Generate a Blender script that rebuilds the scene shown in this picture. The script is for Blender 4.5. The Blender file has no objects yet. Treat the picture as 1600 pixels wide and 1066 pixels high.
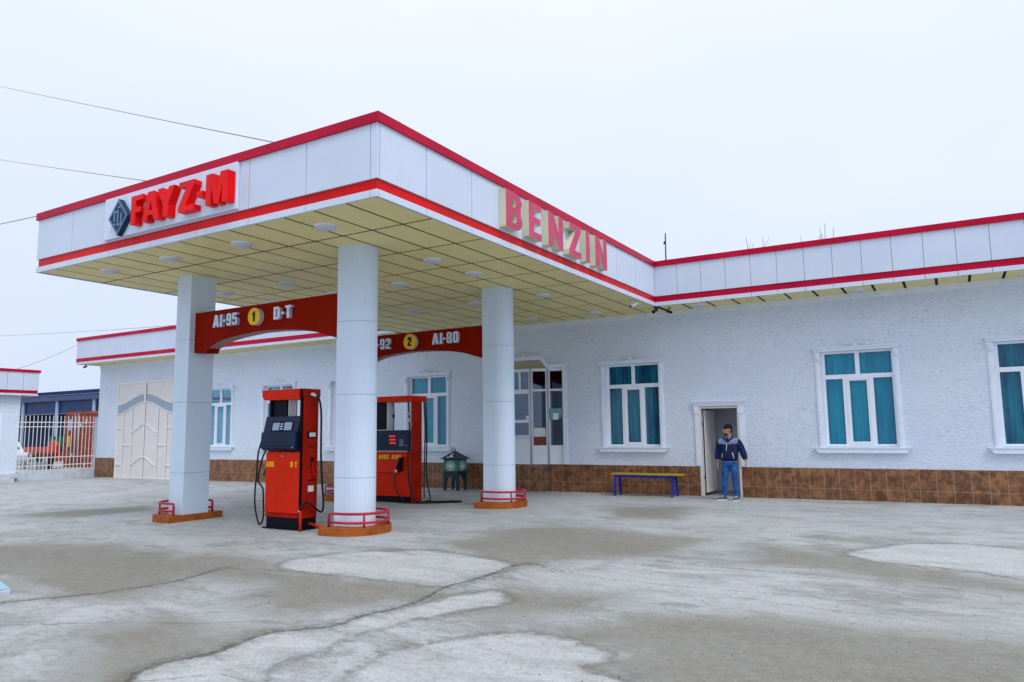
import bpy, bmesh, math, random
import numpy as np
from mathutils import Vector, Matrix
from mathutils.geometry import tessellate_polygon
random.seed(7)
R = math.radians
scene = bpy.context.scene
COL = scene.collection

# ------------------------------------------------------------------ camera, sky, sun, exposure
cam = bpy.data.cameras.new('camera'); camo = bpy.data.objects.new('camera', cam); COL.objects.link(camo)
rx = Vector((0.85841187, 0.51281043, -0.01243102)); up = Vector((0.07249945, -0.09729758, 0.99261121)); fw = Vector((-0.50781187, 0.85297048, 0.12069987))
m = Matrix(((rx.x, up.x, -fw.x, 0), (rx.y, up.y, -fw.y, 0), (rx.z, up.z, -fw.z, 1.642), (0, 0, 0, 1)))
camo.matrix_world = m
cam.lens = 25.84; cam.sensor_width = 36; cam.clip_start = .05; cam.clip_end = 3000
scene.camera = camo
world = bpy.data.worlds.new('World'); scene.world = world; world.use_nodes = True
nt = world.node_tree; nt.nodes.clear()
SUN_EL, SUN_AZ = 52, 118      # azimuth clockwise from +Y
sky = nt.nodes.new('ShaderNodeTexSky'); sky.sky_type = 'NISHITA'; sky.sun_disc = False
sky.sun_elevation = R(SUN_EL); sky.sun_rotation = R(SUN_AZ); sky.air_density = 1.2; sky.dust_density = 4; sky.ozone_density = 1.5
mul = nt.nodes.new('ShaderNodeVectorMath'); mul.operation = 'SCALE'; mul.inputs['Scale'].default_value = .10
nt.links.new(sky.outputs[0], mul.inputs[0])
tc = nt.nodes.new('ShaderNodeTexCoord')
mp = nt.nodes.new('ShaderNodeMapping'); mp.inputs['Scale'].default_value = (1, 1, 2.2)
nz = nt.nodes.new('ShaderNodeTexNoise'); nz.inputs['Scale'].default_value = 1.3; nz.inputs['Detail'].default_value = 4
rp = nt.nodes.new('ShaderNodeValToRGB'); rp.color_ramp.interpolation = 'B_SPLINE'
els = rp.color_ramp.elements
els[0].position = .0; els[0].color = (.58, .67, .88, 1); els[1].position = 1.0; els[1].color = (1.02, 1.04, 1.12, 1)
for ps, c_ in ((.12, (.62, .705, .91, 1)), (.34, (.71, .78, .95, 1)), (.54, (.80, .85, .97, 1))):
    q_ = els.new(ps); q_.color = c_
sx3 = nt.nodes.new('ShaderNodeSeparateXYZ'); nt.links.new(tc.outputs['Generated'], sx3.inputs[0])
m1 = nt.nodes.new('ShaderNodeMath'); m1.operation = 'MULTIPLY_ADD'; m1.inputs[1].default_value = .42; m1.inputs[2].default_value = -.21
nt.links.new(nz.outputs[0], m1.inputs[0])
m2 = nt.nodes.new('ShaderNodeMath'); m2.operation = 'ADD'; nt.links.new(sx3.outputs[2], m2.inputs[0]); nt.links.new(m1.outputs[0], m2.inputs[1])
nt.links.new(tc.outputs['Generated'], mp.inputs[0]); nt.links.new(mp.outputs[0], nz.inputs[0]); nt.links.new(m2.outputs[0], rp.inputs[0])
mix = nt.nodes.new('ShaderNodeMixRGB'); mix.inputs[0].default_value = .93
nt.links.new(mul.outputs[0], mix.inputs[1]); nt.links.new(rp.outputs[0], mix.inputs[2])
bg = nt.nodes.new('ShaderNodeBackground'); bg.inputs[1].default_value = 1.0
wo = nt.nodes.new('ShaderNodeOutputWorld')
nt.links.new(mix.outputs[0], bg.inputs[0]); nt.links.new(bg.outputs[0], wo.inputs[0])
sl = bpy.data.lights.new('sun', 'SUN'); sl.energy = 1.15; sl.angle = R(25); sl.color = (1, .98, .95)
so = bpy.data.objects.new('sun', sl); COL.objects.link(so)
az, el = R(SUN_AZ), R(SUN_EL)
sd = Vector((math.sin(az) * math.cos(el), math.cos(az) * math.cos(el), math.sin(el)))
so.rotation_euler = sd.to_track_quat('Z', 'Y').to_euler(); so.location = (10, -10, 30)
scene.view_settings.view_transform = 'Standard'; scene.view_settings.look = 'None'
scene.view_settings.exposure = 0.27; scene.view_settings.gamma = 1
try: scene.view_settings.use_curve_mapping = False
except Exception: pass

# ------------------------------------------------------------------ materials
def newmat(name):
    mt = bpy.data.materials.new(name); mt.use_nodes = True
    return mt, mt.node_tree, mt.node_tree.nodes['Principled BSDF']
class NT:
    def __init__(s, nt): s.nt = nt
    def n(s, t, **k):
        o = s.nt.nodes.new(t)
        for a, b in k.items():
            setattr(o, a, b)
        return o
    def l(s, a, b): s.nt.links.new(a, b)
    def math(s, op, a, b=None, c=None, clamp=False):
        o = s.n('ShaderNodeMath', operation=op); o.use_clamp = clamp
        for i, v in enumerate((a, b, c)):
            if v is None: continue
            if isinstance(v, (int, float)): o.inputs[i].default_value = v
            else: s.l(v, o.inputs[i])
        return o.outputs[0]
    def noise(s, vec, scale, detail=4, rough=.55, dist=0):
        o = s.n('ShaderNodeTexNoise'); o.inputs['Scale'].default_value = scale; o.inputs['Detail'].default_value = detail
        o.inputs['Roughness'].default_value = rough; o.inputs['Distortion'].default_value = dist
        s.l(vec, o.inputs['Vector']); return o.outputs['Fac']
    def pos(s, scale=(1, 1, 1)):
        g = s.n('ShaderNodeNewGeometry'); mp = s.n('ShaderNodeMapping'); mp.inputs['Scale'].default_value = scale
        s.l(g.outputs['Position'], mp.inputs[0]); return mp.outputs[0]
    def obj(s, scale=(1, 1, 1)):
        g = s.n('ShaderNodeTexCoord'); mp = s.n('ShaderNodeMapping'); mp.inputs['Scale'].default_value = scale
        s.l(g.outputs['Object'], mp.inputs[0]); return mp.outputs[0]
    def sm(s, v, lo, hi):
        o = s.n('ShaderNodeMapRange'); o.interpolation_type = 'SMOOTHSTEP'
        o.inputs['From Min'].default_value = lo; o.inputs['From Max'].default_value = hi
        s.l(v, o.inputs['Value']); return o.outputs[0]
    def mix(s, f, a, b, mode='MIX'):
        o = s.n('ShaderNodeMixRGB', blend_type=mode)
        for i, v in enumerate((f, a, b)):
            if isinstance(v, (int, float)): o.inputs[i].default_value = v
            elif isinstance(v, (tuple, list)): o.inputs[i].default_value = (*v, 1)
            else: s.l(v, o.inputs[i])
        return o.outputs[0]
    def bump(s, h, bs, strength=.3, dist=.01):
        o = s.n('ShaderNodeBump'); o.inputs['Strength'].default_value = strength; o.inputs['Distance'].default_value = dist
        s.l(h, o.inputs['Height']); s.l(o.outputs[0], bs.inputs['Normal'])

def paint(name, col, rough=.5, metal=0, var=.08, vscale=2.0, grime=None, spec=.28, bump=0, bscale=40, coat=0):
    mt, t, b = newmat(name); h = NT(t)
    v = h.obj()
    nf = h.noise(v, vscale, 5)
    dk = tuple(c * (1 - var) for c in col); lt = tuple(min(1, c * (1 + var)) for c in col)
    c = h.mix(h.sm(nf, .3, .7), dk, lt)
    if grime:
        gf = h.noise(h.obj((1, 1, .25)), 9, 6, .65)
        c = h.mix(h.math('MULTIPLY', h.sm(gf, .55, .8), .55), c, grime)
    h.l(c, b.inputs['Base Color'])
    b.inputs['Roughness'].default_value = rough; b.inputs['Metallic'].default_value = metal
    b.inputs['Specular IOR Level'].default_value = spec
    if coat: b.inputs['Coat Weight'].default_value = coat
    if bump: h.bump(h.noise(v, bscale, 3), b, bump, .004)
    return mt

M = {}
M['panel'] = paint('white_cladding', (.60, .675, .80), .42, var=.03, vscale=.8, grime=(.52, .60, .70), bump=.5, bscale=1.6)
M['panel_dark'] = paint('cladding_joint', (.012, .012, .012), .9)
M['column'] = paint('column_cladding', (.64, .76, .91), .38, var=.03, vscale=.7, grime=(.53, .64, .74))
M['red_trim'] = paint('red_trim', (.47, .003, .034), .4, var=.12, vscale=1.2, grime=(.34, .006, .05), spec=.12)
M['red_band'] = paint('red_band', (.66, .004, .006), .3, var=.12, vscale=.9, grime=(.50, .006, .02), spec=.12)
M['cream'] = paint('cream_ceiling_panel', (.84, .73, .33), .5, var=.04, vscale=1.1, grime=(.66, .57, .28))
M['black'] = paint('black_plastic', (.003, .004, .008), .4, var=.2, spec=.12)
M['rubber'] = paint('black_rubber', (.006, .007, .009), .45)
M['navy'] = paint('navy_plastic', (.006, .018, .055), .35, var=.25, spec=.2)
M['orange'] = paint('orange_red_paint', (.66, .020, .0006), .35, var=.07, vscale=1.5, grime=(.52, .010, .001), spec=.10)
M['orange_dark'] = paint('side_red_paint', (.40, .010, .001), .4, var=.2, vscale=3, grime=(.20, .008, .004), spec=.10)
M['yellow'] = paint('yellow_lettering', (.85, .52, .01), .4)
M['beam'] = paint('dark_red_beam', (.25, .009, .0005), .55, spec=.03, var=.06)
M['beam_under'] = paint('beam_soffit_sheen', (.32, .16, .15), .45)
M['white_plastic'] = paint('white_plastic', (.78, .82, .86), .35)
M['white_frame'] = paint('white_window_frame', (.82, .88, .97), .35, var=.02)
M['plaster'] = paint('white_moulding', (.77, .84, .95), .7, var=.04, vscale=8, bump=.5, bscale=60)
M['letter_white'] = paint('white_letter', (.62, .72, .85), .4)
M['letter_side'] = paint('lilac_letter_side', (.50, .42, .60), .5)
M['letter_red'] = paint('red_letter', (.80, .004, .006), .35, spec=.12, var=.1)
M['letter_pink'] = paint('faded_red_letter', (.56, .05, .13), .45, var=.12, vscale=3)
M['letter_cream'] = paint('cream_letter_side', (.62, .62, .46), .5, grime=(.4, .38, .3))
M['logo'] = paint('dark_blue_emblem', (.010, .030, .085), .5, var=.2)
M['logo_line'] = paint('emblem_groove', (.10, .18, .30), .4, var=.1)
M['disc_side'] = paint('disc_edge', (.60, .50, .50), .5)
M['lamp'] = paint('frosted_lamp', (.58, .60, .70), .35, var=.03)
M['curb'] = paint('ochre_kerb_paint', (.34, .085, .008), .6, var=.25, vscale=5, grime=(.16, .07, .03))
M['rail'] = paint('red_rail_paint', (.46, .02, .045), .4, var=.2, vscale=6, grime=(.25, .02, .04))
M['gate'] = paint('cream_gate_paint', (.76, .735, .72), .45, var=.03)
M['sign_board'] = paint('white_sign_board', (.62, .72, .86), .45, var=.02)
M['gate_rib'] = paint('gate_rib_paint', (.85, .82, .79), .4, var=.02)
M['galv'] = paint('grey_metal', (.35, .37, .40), .45, metal=.6)
M['dark_metal'] = paint('dark_metal', (.035, .04, .045), .5, metal=.4)
M['bench_blue'] = paint('blue_bench_paint', (.008, .03, .38), .4, var=.2)
M['bench_yellow'] = paint('yellow_bench_paint', (.42, .30, .01), .5, var=.15, vscale=9, grime=(.35, .25, .05))
M['bin'] = paint('teal_bin_paint', (.006, .035, .055), .4, var=.2)
M['bin_pale'] = paint('pale_green_print', (.20, .46, .38), .5, var=.2, vscale=20)
M['bin_green'] = paint('green_print', (.05, .17, .12), .5, var=.5, vscale=25)
M['soffit'] = paint('beige_soffit', (.42, .39, .28), .6)
M['inside'] = paint('grey_interior_wall', (.75, .74, .80), .8)
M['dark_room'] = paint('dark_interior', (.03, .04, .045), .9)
M['step'] = paint('pale_step', (.55, .60, .66), .8, var=.1, vscale=5)
M['shed_blue'] = paint('dark_blue_sheet', (.010, .035, .13), .45, var=.25)
M['shed_grey'] = paint('shed_fascia', (.05, .075, .18), .5)
M['shed_post'] = paint('pale_blue_post', (.34, .46, .62), .5)
M['tractor_red'] = paint('orange_machine_paint', (.50, .05, .02), .35, var=.15)
M['tyre'] = paint('tyre_rubber', (.02, .02, .022), .8)
M['car_white'] = paint('white_car_paint', (.62, .68, .74), .3)
M['car_glass'] = paint('dark_car_glass', (.04, .07, .10), .1)
M['wood_pole'] = paint('dark_bark', (.16, .14, .13), .9)
M['cable'] = paint('cable_sheath', (.42, .34, .22), .6)
M['skin'] = paint('skin', (.42, .21, .12), .5, var=.08, vscale=20)
M['hair'] = paint('dark_hair', (.012, .009, .008), .8)
M['cap'] = paint('black_knit', (.008, .009, .014), .95, bump=.6, bscale=200)
M['jacket'] = paint('navy_fabric', (.007, .014, .065), .85, var=.25, vscale=9, bump=.4, bscale=25)
M['jacket_grey'] = paint('grey_blue_fabric', (.19, .25, .42), .85, var=.12, vscale=9, bump=.3, bscale=25)
M['jeans'] = paint('blue_denim', (.016, .085, .28), .9, var=.5, vscale=8, grime=(.10, .22, .44), bump=.5, bscale=30)
M['shoe'] = paint('dark_shoe', (.06, .07, .09), .6)
M['sole'] = paint('white_sole', (.62, .64, .66), .6)
M['paper'] = paint('white_paper', (.75, .78, .8), .7)
M['poster'] = paint('brown_poster', (.20, .05, .03), .4, var=.5, vscale=15)
M['teal_paper'] = paint('teal_notice', (.16, .36, .40), .5, var=.2, vscale=15)
M['screen'] = paint('pale_lcd', (.28, .40, .60), .2, var=.15, vscale=30)
M['rust'] = paint('rusty_red_steel', (.33, .07, .035), .7, var=.35, vscale=4, grime=(.16, .05, .03))
M['sticker_yellow'] = paint('yellow_sticker', (.65, .42, .02), .5)
M['sticker_blue'] = paint('blue_white_sticker', (.25, .48, .75), .5)
M['green_cloth'] = paint('green_tarpaulin', (.01, .14, .08), .8)
M['tile_cap'] = paint('tile_trim', (.10, .06, .04), .5)

mt, t, b = newmat('white_stucco'); h = NT(t); M['stucco'] = mt
v = h.pos((1, 1, 1.8)); g = h.n('ShaderNodeNewGeometry')
wv = h.noise(v, 3.5, 3)
vv = h.n('ShaderNodeVectorMath', operation='MULTIPLY_ADD')
cmb = h.n('ShaderNodeCombineXYZ'); h.l(wv, cmb.inputs[2]); h.l(h.pos((6.0, 6.0, 17)), vv.inputs[0]); vv.inputs[1].default_value = (1, 1, 1); h.l(cmb.outputs[0], vv.inputs[2])
scr = h.noise(vv.outputs[0], 1.9, 6, .66, .7)
groove_shading = h.sm(scr, .515, .64)  # scratch grooves coloured dark to strengthen the shading of the relief
patchy = h.sm(h.noise(h.pos(), .8, 4), .3, .75)
fl = h.math('MULTIPLY', groove_shading, h.math('MULTIPLY_ADD', patchy, .36, .09))
base = h.mix(h.sm(h.noise(h.pos(), .5, 5), .3, .7), (.72, .81, .965), (.78, .86, .985))
c = h.mix(fl, base, (.24, .28, .37))
h.l(c, b.inputs['Base Color']); b.inputs['Roughness'].default_value = .85; b.inputs['Specular IOR Level'].default_value = .2
hh = h.math('ADD', h.math('MULTIPLY', scr, -1.0), h.math('MULTIPLY', h.noise(h.pos((1, 1, 1)), 55, 3), .25))
h.bump(hh, b, 1.0, .03)

mt, t, b = newmat('brown_wall_tile'); h = NT(t); M['tile'] = mt
g = h.n('ShaderNodeNewGeometry'); sp = h.n('ShaderNodeSeparateXYZ'); h.l(g.outputs['Position'], sp.inputs[0])
fx = h.math('FRACT', h.math('DIVIDE', h.math('ADD', sp.outputs[0], 40 * .3168 + 3.251), .3168))
fz = h.math('FRACT', h.math('DIVIDE', h.math('ADD', sp.outputs[2], 10 * .466 - .241), .466))
gx = h.math('LESS_THAN', h.math('MINIMUM', fx, h.math('SUBTRACT', 1, fx)), .014)
gz_ = h.math('LESS_THAN', h.math('MINIMUM', fz, h.math('SUBTRACT', 1, fz)), .009)
gr = h.math('MAXIMUM', gx, gz_)
ix = h.math('FLOOR', h.math('DIVIDE', h.math('ADD', sp.outputs[0], 40 * .3168 + 3.251), .3168))
wn = h.n('ShaderNodeTexWhiteNoise', noise_dimensions='1D'); h.l(ix, wn.inputs['W'])
n1 = h.noise(h.pos(), 5.5, 6, .65, .8); n2 = h.noise(h.pos(), 22, 5, .7)
c = h.mix(h.sm(n1, .35, .68), (.100, .038, .012), (.36, .155, .058))
c = h.mix(h.math('MULTIPLY', h.sm(n2, .58, .72), .6), c, (.48, .28, .17))
c = h.mix(h.math('MULTIPLY', wn.outputs[0], .35), c, (.12, .05, .02))
c = h.mix(gr, c, (.40, .27, .18))
h.l(c, b.inputs['Base Color']); b.inputs['Roughness'].default_value = .32
h.bump(h.math('MULTIPLY', gr, -1.0), b, .4, .004)

def curtain(name, a, bcol):
    mt, t, b = newmat(name); h = NT(t)
    c = h.mix(h.sm(h.noise(h.obj((1, 1, .12)), 7, 4), .3, .7), a, bcol)
    h.l(c, b.inputs['Base Color']); b.inputs['Roughness'].default_value = .8
    b.inputs['Sheen Weight'].default_value = .2
    return mt
M['curtain_teal'] = curtain('teal_curtain', (.001, .25, .37), (.002, .38, .50))
M['curtain_blue'] = curtain('deep_teal_curtain', (.001, .07, .17), (.002, .28, .36))
mt, t, b = newmat('window_glass'); h = NT(t); M['glass'] = mt
t.nodes.remove(b); out = [n for n in t.nodes if n.type == 'OUTPUT_MATERIAL'][0]
tr = h.n('ShaderNodeBsdfTransparent'); tr.inputs[0].default_value = (.82, .97, 1, 1)
gl = h.n('ShaderNodeBsdfGlossy'); gl.inputs['Roughness'].default_value = .03; gl.inputs[0].default_value = (.9, .95, 1, 1)
fr = h.n('ShaderNodeFresnel'); fr.inputs[0].default_value = 1.5
ms = h.n('ShaderNodeMixShader'); h.l(h.math('MULTIPLY_ADD', fr.outputs[0], .5, .0), ms.inputs[0]); h.l(tr.outputs[0], ms.inputs[1]); h.l(gl.outputs[0], ms.inputs[2]); h.l(ms.outputs[0], out.inputs[0])
mt, t, b = newmat('booth_glass'); h = NT(t); M['glass_b'] = mt
t.nodes.remove(b); out = [n for n in t.nodes if n.type == 'OUTPUT_MATERIAL'][0]
tr = h.n('ShaderNodeBsdfTransparent'); tr.inputs[0].default_value = (.7, .78, .85, 1)
gl = h.n('ShaderNodeBsdfGlossy'); gl.inputs['Roughness'].default_value = .02; gl.inputs[0].default_value = (.75, .85, 1, 1)
fr = h.n('ShaderNodeFresnel'); fr.inputs[0].default_value = 1.6
ms = h.n('ShaderNodeMixShader'); h.l(h.math('MULTIPLY_ADD', fr.outputs[0], 1.0, .03), ms.inputs[0]); h.l(tr.outputs[0], ms.inputs[1]); h.l(gl.outputs[0], ms.inputs[2]); h.l(ms.outputs[0], out.inputs[0])
mt, t, b = newmat('frosted_glass'); h = NT(t); M['frost'] = mt
b.inputs['Base Color'].default_value = (.34, .42, .52, 1); b.inputs['Roughness'].default_value = .25
mt, t, b = newmat('red_led_digits'); M['led'] = mt
b.inputs['Base Color'].default_value = (.3, 0, 0, 1); b.inputs['Emission Color'].default_value = (1, .03, .02, 1); b.inputs['Emission Strength'].default_value = .8

mt, t, b = newmat('worn_concrete_yard'); h = NT(t); M['ground'] = mt
def attr(n):
    a = h.n('ShaderNodeAttribute'); a.attribute_name = n; return a.outputs['Fac']
P = h.pos()
big = h.noise(h.pos((.5, .9, 1)), .8, 8, .62, .5)
streak = h.noise(h.pos((.6, 1.3, 1)), 1.5, 10, .70, 1.1)
mid = h.noise(P, 3.2, 8, .68, .3)
mott = h.noise(P, 13, 8, .75, .4)
fine = h.noise(P, 45, 4, .75)
vfine = h.noise(P, 150, 2, .7)
ed = h.math('MULTIPLY', h.math('SUBTRACT', mid, .5), .42)
ed2 = h.math('ADD', ed, h.math('MULTIPLY', h.math('SUBTRACT', mott, .5), .16))
pale = h.math('MULTIPLY', h.sm(h.math('ADD', attr('pale'), ed2), -.035, .065), h.math('MULTIPLY_ADD', h.sm(h.math('ADD', streak, h.math('MULTIPLY', attr('pale'), .25)), .36, .60), .30, .70))
pale2 = h.sm(h.math('ADD', attr('pale2'), h.math('MULTIPLY', h.math('SUBTRACT', streak, .5), 1.5)), -.2, .3)
dark = h.sm(h.math('ADD', attr('dark'), h.math('MULTIPLY', ed2, 1.7)), -.10, .17)
darks = h.sm(h.math('ADD', attr('dark'), h.math('MULTIPLY', h.math('SUBTRACT', streak, .5), 2.2)), -.5, .5)
base = h.mix(h.sm(h.math('ADD', h.math('MULTIPLY', big, .5), h.math('MULTIPLY', streak, .5)), .40, .58), (.295, .302, .297), (.475, .515, .55))
base = h.mix(h.math('MULTIPLY', h.sm(attr('pale_blue'), 0, 1), .5), base, (.44, .48, .52))
# thin cement skims with ragged edges
sk = h.noise(h.pos((.55, 1.0, 1)), .9, 10, .66, .7)
skim = h.sm(sk, .535, .56)
base = h.mix(h.math('MULTIPLY', skim, .45), base, (.47, .505, .53))
srim = h.math('SUBTRACT', h.sm(sk, .515, .535), h.sm(sk, .535, .545), clamp=True)
base = h.mix(h.math('MULTIPLY', srim, .28), base, (.17, .165, .15))
sk2 = h.noise(h.pos((.8, 1.5, 1)), 1.6, 9, .68, .5)
base = h.mix(h.math('MULTIPLY', h.sm(sk2, .55, .59), .40), base, (.22, .212, .185))
base = h.mix(h.math('MULTIPLY', pale2, .65), base, (.475, .505, .525))
dk = h.math('MAXIMUM', h.math('MULTIPLY', dark, .74), h.math('MULTIPLY', darks, .84))
base = h.mix(dk, base, h.mix(h.sm(mott, .35, .65), (.165, .156, .128), (.275, .267, .233)))
base = h.mix(h.math('MULTIPLY', pale, .92), base, h.mix(h.sm(streak, .3, .7), (.43, .46, .48), (.55, .58, .605)))
rim = h.math('SUBTRACT', h.sm(h.math('ADD', attr('pale'), ed2), -.16, -.02), pale, clamp=True)
base = h.mix(h.math('MULTIPLY', h.math('MULTIPLY', rim, .6), h.sm(mott, .3, .6)), base, (.11, .105, .09))
cw = h.math('ADD', attr('crack'), h.math('MULTIPLY', h.math('SUBTRACT', h.noise(P, 9, 6, .75), .5), .22))
wd = h.noise(P, 2.2, 3)
ck = h.math('SUBTRACT', 1, h.sm(h.math('DIVIDE', h.math('ABSOLUTE', cw), h.math('MULTIPLY_ADD', wd, 2.4, -.5)), .004, .05), clamp=True)
ckd = h.math('SUBTRACT', 1, h.sm(h.math('ABSOLUTE', h.math('ADD', cw, ed2)), .0, .24), clamp=True)
fw_ = h.math('ADD', attr('fine'), h.math('MULTIPLY', h.math('SUBTRACT', h.noise(P, 5, 5, .7), .5), .2))
fk = h.math('MULTIPLY', h.math('SUBTRACT', 1, h.sm(h.math('ABSOLUTE', fw_), .0, .03), clamp=True), h.sm(mid, .35, .6))
# hairline crazing
vo = h.n('ShaderNodeTexVoronoi', feature='DISTANCE_TO_EDGE'); vo.inputs['Scale'].default_value = .55; vo.inputs['Randomness'].default_value = 1
vm = h.n('ShaderNodeVectorMath', operation='ADD'); nn = h.n('ShaderNodeTexNoise'); nn.inputs['Scale'].default_value = 1.6; nn.inputs['Detail'].default_value = 7
h.l(P, nn.inputs['Vector']); vs_ = h.n('ShaderNodeVectorMath', operation='SCALE'); vs_.inputs['Scale'].default_value = 1.1; h.l(nn.outputs['Color'], vs_.inputs[0]); h.l(P, vm.inputs[0]); h.l(vs_.outputs[0], vm.inputs[1]); h.l(vm.outputs[0], vo.inputs['Vector'])
hair = h.math('MULTIPLY', h.math('SUBTRACT', 1, h.sm(vo.outputs['Distance'], .0, .006), clamp=True), h.sm(big, .30, .70))
base = h.mix(h.math('MULTIPLY', ckd, h.math('MULTIPLY', h.sm(mott, .38, .6), .45)), base, (.13, .12, .10))
base = h.mix(h.math('MULTIPLY', ck, .5), base, (.035, .033, .03))
base = h.mix(h.math('MULTIPLY', fk, .55), base, (.07, .068, .06))
base = h.mix(h.math('MULTIPLY', hair, .38), base, (.09, .087, .08))
# mottling and grit
base = h.mix(h.math('MULTIPLY', h.sm(mott, .50, .66), .36), base, (.19, .185, .165))
base = h.mix(h.math('MULTIPLY', h.sm(mott, .46, .25), .25), base, (.55, .57, .58))
spk = h.sm(vfine, .60, .70); grit = h.math('MULTIPLY', spk, h.math('MULTIPLY_ADD', dk, .7, .28))
base = h.mix(grit, base, (.06, .058, .055))
v2 = h.n('ShaderNodeTexVoronoi'); v2.inputs['Scale'].default_value = 17; h.l(P, v2.inputs['Vector'])
dots = h.math('MULTIPLY', h.math('LESS_THAN', v2.outputs['Distance'], .13), h.sm(mid, .42, .6))
base = h.mix(h.math('MULTIPLY', dots, .55), base, (.055, .053, .05))
v3 = h.n('ShaderNodeTexVoronoi'); v3.inputs['Scale'].default_value = 12; h.l(h.pos((1.07, .93, 1)), v3.inputs['Vector'])
base = h.mix(h.math('MULTIPLY', h.math('MULTIPLY', h.math('LESS_THAN', v3.outputs['Distance'], .09), h.sm(mott, .45, .6)), .6), base, (.66, .66, .64))
base = h.mix(h.math('MULTIPLY', h.sm(fine, .47, .62), .34), base, (.18, .178, .165))
h.l(base, b.inputs['Base Color']); b.inputs['Roughness'].default_value = .82; b.inputs['Specular IOR Level'].default_value = .25
hh = h.math('ADD', h.math('MULTIPLY', fine, .5), h.math('MULTIPLY', vfine, .5))
hh = h.math('ADD', hh, h.math('MULTIPLY', mott, .6))
hh = h.math('SUBTRACT', hh, h.math('MULTIPLY', ck, 3.0))
hh = h.math('ADD', hh, h.math('MULTIPLY', pale, .5))
h.bump(hh, b, .65, .010)

# ------------------------------------------------------------------ mesh helpers
def ss(a, b, x):
    t = min(1, max(0, (x - a) / (b - a))); return t * t * (3 - 2 * t)
def gz(x, y):
    bx = ss(-17.5, -14.2, x) * (1 - ss(-7.0, -3.0, x)); by = ss(4.5, 8.0, y) * (1 - ss(14.0, 17.6, y))
    return .0036 * x + .108 * bx * by

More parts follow.
